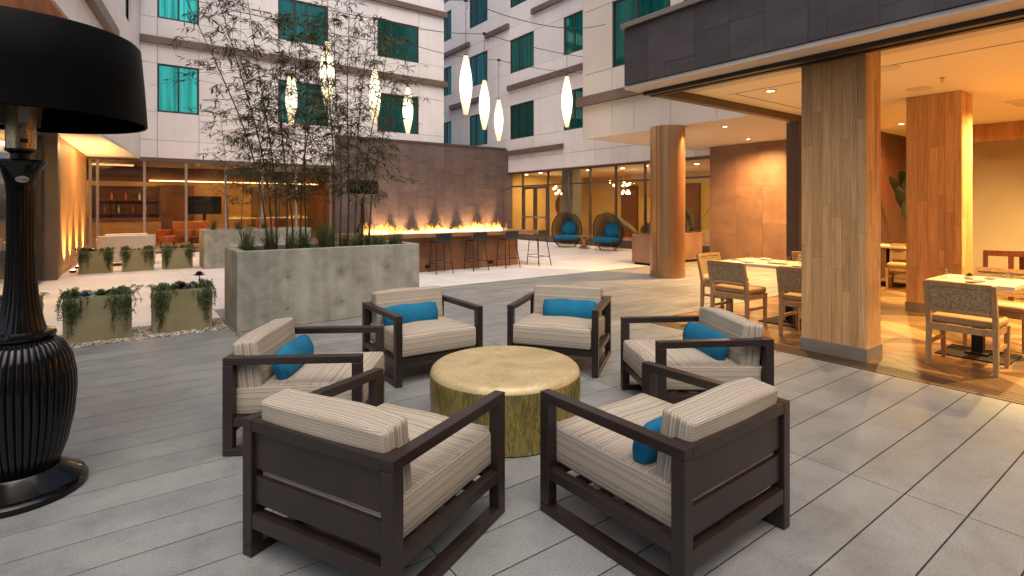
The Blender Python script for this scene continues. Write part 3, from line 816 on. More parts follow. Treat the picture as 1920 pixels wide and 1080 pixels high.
# herringbone plank floor
rfloor = empty_struct('restaurant_floor')
PW, PL = .20, 1.2
ca = math.sqrt(.5)
cnt = 0
def add_plank(poly):
    global cnt
    cx = sum(p[0] for p in poly) / len(poly); cy = sum(p[1] for p in poly) / len(poly)
    q = clip(poly, 5.78, 14.58, -1.2, 4.56)
    if len(q) < 3: return
    A = abs(sum(q[i][0] * q[(i + 1) % len(q)][1] - q[(i + 1) % len(q)][0] * q[i][1] for i in range(len(q)))) / 2
    if A < .004: return
    e = Vector((poly[1][0] - poly[0][0], poly[1][1] - poly[0][1])); ang = math.atan2(e.y, e.x)
    c, s = math.cos(-ang), math.sin(-ang)
    loc = [((x - cx) * c - (y - cy) * s, (x - cx) * s + (y - cy) * c) for x, y in q]
    # shrink slightly for the joint
    mxp = sum(p[0] for p in loc) / len(loc); myp = sum(p[1] for p in loc) / len(loc)
    loc = [(mxp + (px - mxp) * .996, myp + (py - myp) * .985) for px, py in loc]
    ob('plank', MB().prism(loc, -.02, .002), MT['oak_floor'], rfloor, loc=(cx, cy, random.uniform(0, .001)), rot=(0, 0, ang))
    cnt += 1
k = 0
cw = PL * ca                                   # chevron: columns of slanted planks, alternating lean
xcol = 5.5; sgn = 1
step = PW / ca
while xcol < 14.6:
    yy = -2.6
    while yy < 5.8:
        p = [(xcol, yy), (xcol + cw, yy + sgn * cw), (xcol + cw, yy + sgn * cw + step), (xcol, yy + step)]
        add_plank(p)
        yy += step
    xcol += cw; sgn = -sgn
ob('floor_base', MB().box(5.75, 14.6, -1.3, 4.58, -.031, -.021), MT['ground'], rfloor)
ob('floor_far_end', MB().box(5.75, 14.6, -3.9, -1.21, -.03, .001), MT['oak_floor'], rfloor)
for i in range(4): box('sill_track', MT['sill'], rest, 5.506 + i * .068, 5.506 + i * .068 + .056, -1.2, 4.555, -.03, .004)
for i in range(2): box('sill_track', MT['sill'], rest, 5.506, 9.4, 4.562 + i * .02, 4.562 + i * .02 + .014, -.03, .003)

def wood_column(x0, x1, y0, y1, h, label, seed):
    rnd = random.Random(seed)
    t = thing('wood_column', label, 'column', ((x0 + x1) / 2, (y0 + y1) / 2, .002))
    w, d = (x1 - x0) / 2, (y1 - y0) / 2
    ob('core', MB().box(-w + .02, w - .02, -d + .02, d - .02, 0, h), MT['backing'], t)
    ob('baseboard', MB().box(-w - .012, w + .012, -d - .012, d + .012, 0, .13), MT['skirting'], t, .003)
    def face(n, a0, a1, place):
        xs = [a0]
        while xs[-1] < a1 - .001:
            nx = xs[-1] + rnd.choice([.07, .085, .1, .12])
            if a1 - nx < .05: nx = a1
            xs.append(min(nx, a1))
        for a, b in zip(xs[:-1], xs[1:]):
            zs = [.13]; 
            while zs[-1] < h:
                z = zs[-1] + rnd.uniform(.5, 1.5)
                zs.append(h if h - z < .3 else z)
            for z0, z1 in zip(zs[:-1], zs[1:]):
                place(a + .0012, b - .0012, z0 + .0012, z1 - .0012, rnd.uniform(0, .0025))
    def pl(m): return ob('plank', m, MT['oak'], t)
    face(0, -d, d, lambda a, b, z0, z1, e: pl(MB().box(-w - e, -w + .02, a, b, z0, z1)))
    face(0, -d, d, lambda a, b, z0, z1, e: pl(MB().box(w - .02, w + e, a, b, z0, z1)))
    face(0, -w + .021, w - .021, lambda a, b, z0, z1, e: pl(MB().box(a, b, -d - e, -d + .02, z0, z1)))
    face(0, -w + .021, w - .021, lambda a, b, z0, z1, e: pl(MB().box(a, b, d - .02, d + e, z0, z1)))
wood_column(5.76, 6.12, 2.11, 2.71, 3.15, 'oak plank column nearest the deck, by the sliding door sill', 2)
wood_column(9.1, 9.58, 2.19, 2.82, 3.055, 'oak plank column further inside the restaurant, glowing amber', 4)

# restaurant lights and ceiling fittings
downlight('ceiling_downlight', 7.05, 3.72, CZ, 380, 'small lit ceiling downlight left of the near oak column', cone=95, col_=AMBER)
downlight('ceiling_downlight', 11.85, 3.75, CZ, 460, 'small lit ceiling downlight between the two oak columns', cone=175, col_=AMBER)
for i, (x, y) in enumerate([(7.6, .6), (7.6, -.9), (9.7, 1.5), (12.4, .8), (12.3, -1.5), (9.6, -1.2)]):  # unseen lamps added outside the frame to brighten the room
    downlight('ceiling_downlight', x, y, CZ, 720, 'added ceiling downlight out of view, lighting the restaurant tables', 'added restaurant ceiling downlights out of view', cone=88 if x < 8 else 150, col_=AMBER, blend=.45 if x < 8 else 1.0)
box('ceiling_slot', MT['darkframe'], rest, 6.85, 6.868, -3.8, 4.2, CZ - .002, CZ + .01)
box('ceiling_slot', MT['darkframe'], rest, 6.9, 9.2, 4.12, 4.138, CZ - .002, CZ + .01)
spk = thing('ceiling_speaker', 'flat round speaker grille in the ceiling above the second oak column', 'speaker', (8.55, 2.5, CZ))
ob('grille', MB().lathe([(.15, 0), (.15, -.006), (.13, -.010)], 28), MT['soffit'], spk, smooth=True)
spk2 = thing('ceiling_speaker', 'flat round speaker grille in the ceiling right of the near oak column', 'speaker', (6.97, 2.36, CZ))
ob('grille', MB().lathe([(.15, 0), (.15, -.006), (.13, -.010)], 28), MT['soffit'], spk2, smooth=True)
sp = thing('sprinkler', 'tiny ceiling sprinkler head above the inner oak column', 'sprinkler', (8.03, 2.12, CZ))
ob('pipe', MB().tube([(0, 0, 0), (0, 0, -.05)], .008, 8), MT['steel'], sp)
ob('deflector', MB().lathe([(.022, -.05), (.022, -.054)], 12).lathe([(.03, -.001), (.03, -.006)], 14), MT['steel'], sp)
vt = thing('ceiling_vent', 'recessed rectangular vent in the restaurant ceiling at the right edge', 'vent', (10.9, 1.75, CZ))
ob('vent_frame', MB().box(-.3, .3, -.3, -.26, -.03, 0).box(-.3, .3, .26, .3, -.03, 0).box(-.3, -.26, -.26, .26, -.03, 0).box(.26, .3, -.26, .26, -.03, 0), MT['ceil'], vt)
for k in range(6): ob('slat', MB().obox((-.22 + k * .088, 0, -.015), (.07, .51, .006), (0, .5, 0)), MT['soffit'], vt)

# --- wing at the left (angled a little)
lw = thing('hotel_wing', 'white hotel wing at the left edge with a backlit cedar wall and soffit', 'building', (0, 0, 0))
def lwx(y): return .5 + (y - FY) * .1364
LA = math.atan(.1364)
yc = [3.0, 5.5, 8, 10.2, 12.2, 13.4, 15.0, 16.3, 17.6, 18.6, 19.5, FY - .01]
def lw_panel(name, m, y0, y1, z0, z1, off0, off1):
    p = [(lwx(y0) - off1, y0), (lwx(y0) - off0, y0), (lwx(y1) - off0, y1), (lwx(y1) - off1, y1)]
    return ob(name, MB().prism(p, z0, z1), m, lw)
lz = [4.65, 5.25, 5.85, 6.6, 7.5, 9.0, 10, 11.5, 12.6]
for i in range(len(yc) - 1):
    for j in range(len(lz) - 1):
        wnd = (i in (6, 8) and j in (3, 6)) or (i == 4 and j in (3,))
        if wnd:
            w = lw_panel('window', MT['darkframe'], yc[i] + .01, yc[i + 1] - .01, lz[j], lz[j + 1], .10, .16)
            p = [(lwx(yc[i] + .08) - .098, yc[i] + .08), (lwx(yc[i] + .08) - .09, yc[i] + .08), (lwx(yc[i + 1] - .08) - .09, yc[i + 1] - .08), (lwx(yc[i + 1] - .08) - .098, yc[i + 1] - .08)]
            ob('pane', MB().prism(p, lz[j] + .06, lz[j + 1] - .06), MT['teal'], w)
            continue
        lw_panel('panel', MT['panel'], yc[i] + .006, yc[i + 1] - .006, lz[j] + .006, lz[j + 1] - .006, 0, .06)
lw_panel('wall', MT['backing'], 3.0, 12.2, 4.67, 12.6, .17, .4)
lw_panel('wall', MT['backing'], 12.2, FY - .02, 3.06, 12.6, .17, .4)
for i in range(4, len(yc) - 1): lw_panel('panel', MT['panel'], yc[i] + .006, yc[i + 1] - .006, 3.06, 4.644, 0, .06)
lw_panel('band', MT['band'], 6, 15.5, 5.36, 5.62, -.16, -.004)
lw_panel('band', MT['band'], 16.6, FY - .1, 8.2, 8.42, -.12, -.004)
ob('soffit', MB().prism([(lwx(13.4) - .02, 13.4), (lwx(FY - .03), FY - .03), (-2.2, FY - .03), (-2.2, 13.4)], 3.0, 3.055), MT['ceil'], lw)
ob('wood_soffit', MB().prism([(lwx(3) - .01, 3), (lwx(12.1) - .01, 12.1), (-6, 12.1), (-6, 3)], 4.60, 4.645), MT['cedar_soffit'], lw)
# backlit cedar wall, boards one by one
def cw_x(y): return -1.06 + (y - 14.75) * .048
yb = 14.8
while yb < FY - .4:
    w = random.choice([.30, .38, .45]); a, b = yb, min(yb + w, FY - .3)
    p = [(cw_x(a) - .05, a + .002), (cw_x(a) + random.uniform(0, .01), a + .002), (cw_x(b) + random.uniform(0, .01), b - .002), (cw_x(b) - .05, b - .002)]
    ob('cedar_board', MB().prism(p, .003, 2.995), MT['cedar'], lw); yb = b
ob('pilaster', MB().box(-1.42, -1.02, 14.22, 14.74, .003, 4.59), MT['bronze'], lw, .004)
ob('glazing_frame', MB().box(-1.36, -1.26, 9.2, 9.3, .003, 4.59).box(-1.36, -1.26, 11.6, 11.7, .003, 4.59).box(-1.36, -1.26, 14.1, 14.2, .003, 4.59).box(-1.36, -1.26, 9.3, 14.1, 2.9, 3.0).box(-1.36, -1.26, 9.3, 14.1, .003, .08), MT['darkframe'], lw)
for a, b in ((9.3, 11.6), (11.7, 14.1)): ob('glass_pane', MB().box(-1.315, -1.305, a, b, .081, 2.899), MT['glass'], lw)
ob('inner_wall', MB().box(-3.4, -3.2, 6, 14.2, .003, 4.59), MT['cedar'], lw)
ob('inner_floor', MB().box(-3.2, -1.37, 6, 14.2, -.03, .001), MT['slab'], lw)
ob('end_pier', MB().box(-3.2, -1.26, 8.7, 9.18, .003, 4.59), MT['cedar'], lw)
lamp('AREA', lw, (-2.2, 11.5, 2.85), 90, AMBER, size=1.0)
def uplight(name, x, y, label, energy, tilt, group, cone=40):
    t = thing(name, label, 'uplight', (x, y, .002), 0, group)
    ob('housing', MB().lathe([(.06, 0), (.06, .05), (.045, .06)], 16), MT['iron'], t, smooth=True)
    ob('lens', MB().lathe([(.04, .061), (.04, .064)], 14), MT['lens'], t)
    lamp('SPOT', t, (0, 0, .09), energy, WARM, rot=(R(180) + tilt[0], tilt[1], 0), spot_size=R(cone), spot_blend=.8, shadow_soft_size=.02)
for y, w_ in ((15.6, 'nearest'), (16.6, 'second'), (17.8, 'third'), (19.2, 'farthest')):
    uplight('wall_uplight', cw_x(y) + .16, y, w_ + ' small floor uplight washing the cedar wall behind the far olive planters', 380, (0, R(-7)), 'uplights under the cedar wall', 60)
lamp('AREA', lw, (-.2, 17.2, 2.98), 45, WARM, size=1.2)

# --- wing that closes the courtyard behind the camera (seen only in reflections)
bw = thing('hotel_wing', 'pale hotel wing closing the courtyard behind the viewer', 'building', (0, 0, 0))
BWY = -7.0
box('wall', MT['panel_warm'], bw, -8, 9, BWY - .4, BWY, 0, 8.0)
for x in (-6.5, -3.4, -.3, 2.8, 5.9):
    for z in (1.0, 4.3):
        w = box('window', MT['darkframe'], bw, x, x + 1.8, BWY, BWY + .05, z, z + 1.6)
        ob('pane', MB().box(x + .06, x + 1.74, BWY + .051, BWY + .056, z + .06, z + 1.54), MT['teal'], w)
for z in (3.6, 6.4): box('band', MT['band'], bw, -8, 9, BWY + .001, BWY + .12, z, z + .22)

# --- slate feature wall
FWY = 19.75
fw = thing('feature_wall', 'purplish slate tiled feature wall glowing above the fire table', 'wall', (0, 0, 0))
box('core', MT['backing'], fw, 6.55, RX + .24, FWY + .05, FWY + .45, .003, 4.08)
box('coping', MT['slate_dark'], fw, 6.50, RX - .13, FWY - .05, FWY + .5, 4.085, 4.15)
x = 6.55
rw = random.Random(5)
while x < RX + .2:
    w = rw.choice([.36, .45, .55, .62]); b = min(x + w, RX + .24)
    zz = [.004]
    while zz[-1] < 4.08:
        z = zz[-1] + rw.choice([.4, .55, .8, 1.1]); zz.append(4.08 if 4.08 - z < .25 else z)
    for z0, z1 in zip(zz[:-1], zz[1:]):
        box('slate_tile', MT['slate'], fw, x + .002, b - .002, FWY - rw.uniform(0, .012), FWY + .049, z0 + .002, z1 - .002)
    x = b
for i, px in enumerate((712, 751, 792, 836, 875, 913)):
    l = (px - 960) / 1000; d = FWY / (math.cos(YAW) - l * math.sin(YAW)); X = d * math.sin(YAW) + d * l * math.cos(YAW)
    uplight('wall_uplight', X, FWY - .22, ['first', 'second', 'third', 'fourth', 'fifth', 'sixth'][i] + ' floor uplight from the left throwing an orange cone up the slate wall', 460, (R(-13), 0), 'uplights below the slate wall', 48)

# ------------------------------------------------------------------ lounge chairs
def cushion_mesh(name, w, d, h, kind, bev=.035):
    """soft box centred on x,y with its base at z=0; uv.x runs across the stripes"""
    bm = bmesh.new()
    nx, ny, nz = 10, 10, 4
    bmesh.ops.create_cube(bm, size=1)
    for v in bm.verts: v.co = Vector((v.co.x * w, v.co.y * d, (v.co.z + .5) * h))
    bmesh.ops.bevel(bm, geom=bm.edges[:], offset=bev, segments=4, profile=.6, affect='EDGES')
    bmesh.ops.subdivide_edges(bm, edges=[e for e in bm.edges if e.calc_length() > .15], cuts=5, use_grid_fill=True)
    for v in bm.verts:                                   # slight crown and slump
        u, t = v.co.x / (w / 2), v.co.y / (d / 2)
        k = max(0, 1 - u * u) * max(0, 1 - t * t) if kind == 'seat' else 0
        if kind == 'seat':
            v.co.z += (0.014 * k if v.co.z > h / 2 else 0) + .004 * math.sin(5 * u + 2) * (1 if v.co.z > h / 2 else 0)
            bulge = math.sin(math.pi * min(1, max(0, v.co.z / h)))
            v.co.x += .010 * bulge * (1 if u > 0 else -1) * abs(u); v.co.y += .010 * bulge * t
        else:
            q = max(0, 1 - u * u) * math.sin(math.pi * min(1, max(0, v.co.z / h)))
            v.co.y += .015 * q * (1 if t > 0 else -1)
            v.co.z += .010 * max(0, 1 - u * u) * (1 if v.co.z > h / 2 else 0) + .004 * math.sin(4 * u)
    bm.normal_update()
    uvl = bm.loops.layers.uv.new('UVMap')
    for f in bm.faces:
        n = f.normal; ax = max(range(3), key=lambda i: abs(n[i]))
        for lp in f.loops:
            c = lp.vert.co
            if kind == 'seat': s, t = ((c.y, c.x) if ax == 2 else (c.z + .31, c.y if ax == 0 else c.x))
            else: s, t = ((c.y, c.x) if ax == 2 else (c.y + .2, c.z) if ax == 0 else (c.z + .31, c.x))
            lp[uvl].uv = (s, t)
        f.smooth = True
    me = bpy.data.meshes.new(name); bm.to_mesh(me); bm.free()
    return me
CW, CD, CH = .84, .82, .59
T = .058
seat_me = cushion_mesh('seat_cushion', .722, .77, .178, 'seat', .026)
back_me = cushion_mesh('back_cushion', .69, .15, .335, 'back', .026)
def lounge_chair():
    t = thing('lounge_chair', '', 'armchair')
    w, d = CW / 2, CD / 2
    for s in (-1, 1):
        x0, x1 = sorted((s * w, s * (w - T)))
        m = MB().box(x0, x1, -d, d, CH - .045, CH)
        ob('armrest', m, MT['frame'], t, .004)
        ob('leg', MB().box(x0, x1, d - .06, d, .046, CH - .0455), MT['frame'], t, .004)
        ob('leg', MB().box(x0, x1, -d, -d + .06, .046, CH - .0455), MT['frame'], t, .004)
        ob('floor_rail', MB().box(x0, x1, -d, d, 0, .0455), MT['frame'], t, .004)
        ob('seat_rail', MB().box(x0 + .004, x1 - .004, -d + .061, d - .061, .175, .225), MT['frame'], t, .003)
    xi = w - T - .0005
    ob('front_rail', MB().box(-xi, xi, d - .055, d - .01, .175, .225), MT['frame'], t, .003)
    ob('back_rail', MB().box(-xi, xi, -d + .003, -d + .055, .125, .19), MT['frame'], t, .004)
    ob('top_rail', MB().box(-xi, xi, -d + .001, -d + .10, CH - .05, CH - .001), MT['frame'], t, .004)
    ob('back_slat', MB().box(-xi, xi, -d + .018, -d + .040, .378, CH - .0505), MT['frame'], t, .003)
    ob('back_slat', MB().box(-xi, xi, -d + .018, -d + .040, .228, .346), MT['frame'], t, .003)
    for k in range(5):
        y = -d + .14 + k * .145
        ob('seat_slat', MB().box(-xi, xi, y, y + .06, .20, .222), MT['frame'], t, .002)
    link('seat_cushion', seat_me, MT['stripe'], t, (0, .028, .2265), (R(1.6), 0, 0))
    link('back_cushion', back_me, MT['stripe'], t, (0, -d + .132, .352), (R(6), 0, 0))
    return t
chairs = [(0.974, 2.334, -64.8, 'striped lounge chair at front left, slatted back toward the viewer'),
          (2.100, 1.640, 1.6, 'striped lounge chair at front right, slatted back toward the viewer'),
          (1.063, 3.736, -122.2, 'striped lounge chair at the left, side on, between planter and front chair'),
          (2.260, 4.500, 178.6, 'striped lounge chair facing us before the large concrete planter'),
          (3.450, 3.880, 125.3, 'striped lounge chair facing us with open paving behind it'),
          (3.465, 2.445, 59.3, 'striped lounge chair at the right, nearest the near oak column')]
proto = lounge_chair()
def pillow_mesh():
    bm = bmesh.new()
    bmesh.ops.create_cube(bm, size=1)
    bmesh.ops.subdivide_edges(bm, edges=bm.edges[:], cuts=9, use_grid_fill=True)
    for v in bm.verts:
        u, t, k = v.co.x * 2, v.co.y * 2, v.co.z * 2
        r = math.sqrt(t * t + k * k)
        mx_ = max(abs(t), abs(k))
        if r > 1e-6: t, k = t * mx_ / r * 1.0, k * mx_ / r * 1.0
        edge = 1 - .32 * abs(u) ** 4
        v.co = Vector((u * .275 * (1 - .05 * r), t * .062 * edge, k * .10 * (1 - .10 * abs(u) ** 4) * (1 + .04 * math.sin(6 * u))))
    bm.normal_update()
    for f in bm.faces: f.smooth = True
    me = bpy.data.meshes.new('lumbar_pillow'); bm.to_mesh(me); bm.free(); return me
pil_me = pillow_mesh()
plab = ['blue lumbar pillow barely seen past the armrest of the front left chair', 'blue lumbar pillow corner seen in the front right chair',
        'blue lumbar pillow in the side-on chair at the left', 'blue lumbar pillow in the chair before the concrete planter',
        'blue lumbar pillow in the chair before the open paving', 'blue lumbar pillow in the chair nearest the oak column']
for i, (x, y, a, lab) in enumerate(chairs):
    c = proto if i == 0 else copy_tree(proto)
    c.location = (x, y, .001); c.rotation_euler = (0, 0, R(a)); c['label'] = lab; c['group'] = 'lounge chairs around the drum table'
    for ch in c.children:                             # every chair's cushions sit a little differently
        if 'cushion' in ch.name:
            ch.rotation_euler.z += random.uniform(-.018, .018); ch.location.x += random.uniform(-.005, .005)
            if ch.name.startswith('back'): ch.rotation_euler.x += random.uniform(-.02, .03)
            ch.scale = (1, 1, random.uniform(.96, 1.03))
    off = [(-.03, 0), (-.06, 0), (.0, .0), (.05, 0), (-.05, 0), (.03, 0)][i]
    lx, ly, lz_ = off[0], -CD / 2 + .285, .480
    ca_, sa_ = math.cos(R(a)), math.sin(R(a))
    p = link('lumbar_pillow', pil_me, MT['teal_fabric'], None, (x + lx * ca_ - ly * sa_, y + lx * sa_ + ly * ca_, lz_))
    p.rotation_euler = (R(16), 0, R(a) + random.uniform(-.06, .06))
    tag(p, plab[i], 'pillow', 'blue lumbar pillows')

# drum table
dt = thing('drum_table', 'round drum table with golden top and green patina sides', 'table', (2.14, 2.99, .001))
r0 = .515
ob('drum_side', MB().lathe([(r0 - .02, 0), (r0 - .008, .008), (r0 - .006, .10), (r0, .25), (r0, .355), (r0 - .004, .375)], 72), MT['pat_side'], dt, smooth=True)
ob('top', MB().lathe([(r0 - .004, .3752), (r0 - .010, .395), (r0 - .028, .412), (r0 - .055, .419), (.02, .4195), (.0, .4195)], 72), MT['pat_top'], dt, smooth=True, angle=60)

# ------------------------------------------------------------------ patio heaters
def heater(x, y, label, full=True):
    t = thing('patio_heater', label, 'patio heater', (x, y, .001))
    base = [(.28, 0), (.28, .03), (.267, .045), (.265, .056), (.245, .068), (.21, .092), (.175, .115), (.165, .125)]
    ob('base', MB().lathe(base, 72 if full else 28), MT['black'], t, smooth=True)
    vase = [(.155, .124), (.165, .15), (.195, .24), (.222, .38), (.2335, .52), (.231, .60), (.213, .70), (.175, .775), (.135, .805)]
    ob('vase', MB().lathe(vase, 352 if full else 28, flute=44 if full else 0, amp=.045), MT['black'], t, smooth=True, angle=70)
    ob('collar', MB().lathe([(.13, .806), (.142, .81), (.146, .825), (.14, .842), (.11, .848)], 64 if full else 24), MT['black'], t, smooth=True)
    neck = [(.105, .847), (.092, .90), (.075, 1.0), (.064, 1.12), (.058, 1.3), (.058, 1.55), (.062, 1.62), (.08, 1.69), (.102, 1.725)]
    ob('column', MB().lathe(neck, 176 if full else 24, flute=22 if full else 0, amp=.06, fz=(.86, 1.60)), MT['black'], t, smooth=True, angle=70)
    ob('cap', MB().lathe([(.103, 1.726), (.107, 1.732), (.105, 1.742), (.045, 1.746)], 48), MT['black'], t, smooth=True)
    ob('burner_neck', MB().lathe([(.042, 1.747), (.042, 1.775), (.064, 1.79), (.066, 1.80)], 32), MT['stool'], t, smooth=True)
    ob('burner_screen', MB().lathe([(.062, 1.801), (.062, 2.13), (.04, 2.134)], 48), MT['perf'], t, smooth=True)
    if full:
        for a in (R(-75), R(45), R(165)):
            ca_, sa_ = math.cos(a), math.sin(a)
            ob('bracket', MB().bar((.072 * ca_, .072 * sa_, 1.93), (.09 * ca_, .09 * sa_, 2.08), .045, .004).bar((.09 * ca_, .09 * sa_, 2.08), (.27 * ca_, .27 * sa_, 2.13), .05, .004), MT['steel'], t)
        ob('igniter', MB().bar((.02, -.058, 1.84), (.02, -.078, 1.84), .03, .02), MT['stool'], t)
    sh = ob('shade', MB().lathe([(.548, 1.952), (.552, 1.957), (.538, 2.18), (.520, 2.385), (.508, 2.40), (.30, 2.415), (.06, 2.42), (.05, 2.405), (.30, 2.40), (.503, 2.385), (.528, 2.18), (.540, 1.957), (.548, 1.952)], 96 if full else 32, cap=False), MT['black_matte'], t, smooth=True)
    ob('shade_lining', MB().lathe([(.538, 1.956), (.526, 2.18), (.501, 2.383), (.30, 2.398), (.06, 2.403)], 64, cap=False), MT['lining'], sh, smooth=True)
    ob('reflector', MB().lathe([(.07, 2.125), (.27, 2.135), (.29, 2.145), (.28, 2.155), (.06, 2.15)], 48, cap=False), MT['steel'], sh, smooth=True)
    ob('shade_post', MB().tube([(0, 0, 2.12), (0, 0, 2.405)], .025, 12), MT['steel'], sh)
    if full:
        a = math.atan2(-y, -x) + R(4)
        nx, ny = math.cos(a), math.sin(a)
        rr = .073
        b = ob('badge', MB().lathe([(1.0, 0), (1.0, .5), (.9, 1.0)], 28), MT['badge'], t, smooth=True)
        b.scale = (.027, .018, .004); b.location = (nx * rr, ny * rr, 1.64); b.rotation_euler = Vector((nx, ny, -.38)).to_track_quat('Z', 'Y').to_euler()
        cu = bpy.data.curves.new('badge_text', 'FONT'); cu.body = 'Sunglo'; cu.size = .0165; cu.align_x = 'CENTER'; cu.align_y = 'CENTER'; cu.extrude = .0004
        tmp = bpy.data.objects.new('badge_text_tmp', cu); col.objects.link(tmp)
        dg = bpy.context.evaluated_depsgraph_get()
        me = bpy.data.meshes.new_from_object(tmp.evaluated_get(dg)); bpy.data.objects.remove(tmp)
        o = link('badge_text', me, MT['stool'], t, (nx * (rr + .0045), ny * (rr + .0045), 1.638), b.rotation_euler)
heater(-.42, 3.79, 'tall black fluted patio heater with drum shade at the left edge')
heater(6.9, 18.3, 'distant black patio heater standing before the slate wall behind bamboo', False)

# ------------------------------------------------------------------ planters
ORD = ['first', 'second', 'third', 'fourth', 'fifth', 'sixth', 'seventh', 'eighth', 'ninth']
def big_planter(x0, x1, y0, y1, h, label, ties):
    t = thing('concrete_planter', label, 'planter', ((x0 + x1) / 2, (y0 + y1) / 2, .001))
    w, d = (x1 - x0) / 2, (y1 - y0) / 2; k = .11
    bm = bmesh.new()
    m = MB().box(-w, w, -d, -d + k, .0, h).box(-w, w, d - k, d, 0, h).box(-w, -w + k, -d + k, d - k, 0, h).box(w - k, w, -d + k, d - k, 0, h)
    bm.free()
    # one clean shell: outer box with a sunk top
    v = [(-w, -d, 0), (w, -d, 0), (w, d, 0), (-w, d, 0), (-w, -d, h), (w, -d, h), (w, d, h), (-w, d, h),
         (-w + k, -d + k, h), (w - k, -d + k, h), (w - k, d - k, h), (-w + k, d - k, h),
         (-w + k, -d + k, h - .12), (w - k, -d + k, h - .12), (w - k, d - k, h - .12), (-w + k, d - k, h - .12)]
    f = [(0, 3, 2, 1), (0, 1, 5, 4), (1, 2, 6, 5), (2, 3, 7, 6), (3, 0, 4, 7), (4, 5, 9, 8), (5, 6, 10, 9), (6, 7, 11, 10), (7, 4, 8, 11),
         (8, 9, 13, 12), (9, 10, 14, 13), (10, 11, 15, 14), (11, 8, 12, 15), (12, 13, 14, 15)]
    m = MB(); m.add(v, f)
    ob('trough', m, MT['concrete'], t, .008)
    s = MB(); rnd = random.Random(1); nx, ny = 26, 10
    vs = [(-w + k + .002 + (2 * w - 2 * k - .004) * i / nx, -d + k + .002 + (2 * d - 2 * k - .004) * j / ny, h - .065 + rnd.uniform(-.015, .02)) for j in range(ny + 1) for i in range(nx + 1)]
    fs = [(j * (nx + 1) + i, j * (nx + 1) + i + 1, (j + 1) * (nx + 1) + i + 1, (j + 1) * (nx + 1) + i) for j in range(ny) for i in range(nx)]
    s.add(vs, fs); ob('soil', s, MT['soil'], t, smooth=True, angle=180)
    for (tx, tz) in ties:
        ob('tie_hole', MB().lathe([(.011, 0), (.011, .0012)], 14), MT['tie'], t, loc=(tx, -d - .0001, tz), rot=(R(90), 0, 0))
    return t
PH = .96
big_planter(1.12, 3.50, 7.03, 7.99, PH, 'long cast concrete planter with bamboo behind the lounge chairs', [(-.62, .62), (.05, .64), (.68, .66), (-.62, .22), (.05, .24), (.68, .26)])
big_planter(1.62, 4.1, 14.6, 15.6, .93, 'rear concrete planter of bamboo near the lounge windows', [])

def leaf_quad(mb, p, d, L, W, n):
    side = d.cross(n)
    side = side.normalized() if side.length > 1e-6 else Vector((1, 0, 0))
    a = p + d * L * .38 + side * W / 2; b = p + d * L * .38 - side * W / 2
    q = p + d * L + Vector((0, 0, -.12 * L))
    mb.add([p, a, q, b], [(0, 1, 2, 3)])
def bamboo_clump(label, culms, seed, dens=1.0, group='bamboo clumps'):
    """culms: (base xyz, tip offset xy, height)"""
    rnd = random.Random(seed)
    bx = sum(c[0][0] for c in culms) / len(culms); by = sum(c[0][1] for c in culms) / len(culms); bz = culms[0][0][2]
    t = thing('bamboo', label, 'bamboo', (bx, by, bz), 0, group)
    fol = MB(); twigs = MB()
    for (b, tip, H) in culms:
        b = Vector(b) - Vector((bx, by, bz))
        pts = []; n = 16
        for i in range(n + 1):
            s = i / n
            pts.append(b + Vector((tip[0] * s ** 1.6 + .015 * math.sin(9 * s + b.x * 7), tip[1] * s ** 1.6 + .015 * math.cos(8 * s + b.x * 5), H * s - .12 * (tip[0] ** 2 + tip[1] ** 2) ** .5 * s * s)))
        r = [.013 * (1 - .78 * i / n) for i in range(n + 1)]
        ob('culm', MB().tube(pts, r, 6), MT['culm'], t, smooth=True, angle=180)
        s = .20 + rnd.uniform(0, .08)
        while s < 1.0:
            i = min(n - 1, int(s * n)); p = pts[i].lerp(pts[i + 1], s * n - i)
            for _ in range(rnd.choice([2, 3, 3, 4])):
                a = rnd.uniform(0, 2 * math.pi); L = rnd.uniform(.25, .78) * (1.15 - .5 * abs(s - .55)) * (.55 if s > .9 else 1) * (.6 if s < .3 else 1)
                dv = Vector((math.cos(a), math.sin(a), rnd.uniform(.35, 1.1))).normalized()
                q0 = p; k = 5; tp = [p]
                for j in range(k):
                    dv = (dv + Vector((0, 0, -.17))).normalized(); q0 = q0 + dv * L / k; tp.append(q0)
                twigs.tube(tp, [.003, .0026, .0022, .002, .0015, .001], 3, False)
                nl = int(rnd.uniform(11, 20) * dens)
                for _l in range(nl):
                    f = rnd.uniform(.25, 1) ** .7; j = min(k - 1, int(f * k)); lp = tp[j].lerp(tp[j + 1], f * k - j)
                    dd = (tp[j + 1] - tp[j]).normalized()
                    ld = (dd * .7 + Vector((rnd.gauss(0, .7), rnd.gauss(0, .7), rnd.gauss(-.25, .45)))).normalized()
                    nn = Vector((rnd.gauss(0, .5), rnd.gauss(0, .5), 1)).normalized()
                    leaf_quad(fol, lp, ld, rnd.uniform(.07, .155), rnd.uniform(.012, .020), nn)
            s += rnd.uniform(.028, .05)
    ob('twig', twigs, MT['culm'], t)
    ob('foliage', fol, MT['bamboo_leaf'], t)
SZ = PH - .07
def P(px, dY):       # a culm foot in the near planter on the ray of that pixel column
    Y = 7.03 + dY; l = (px - 960) / 1000; d = Y / (math.cos(YAW) - l * math.sin(YAW)); return (d * math.sin(YAW) + d * l * math.cos(YAW), Y, SZ)
bamboo_clump('tall bamboo clump in the left half of the near concrete planter, leaning left',
             [(P(505, .35), (-1.15, .1), 3.7), (P(512, .6), (-.8, .2), 3.9), (P(520, .55), (-.45, .1), 3.9), (P(538, .3), (-.15, -.1), 3.0), (P(548, .6), (-.25, .2), 2.7), (P(560, .4), (.25, -.05), 2.6), (P(572, .6), (.05, .1), 3.3)], 3, 1.0)
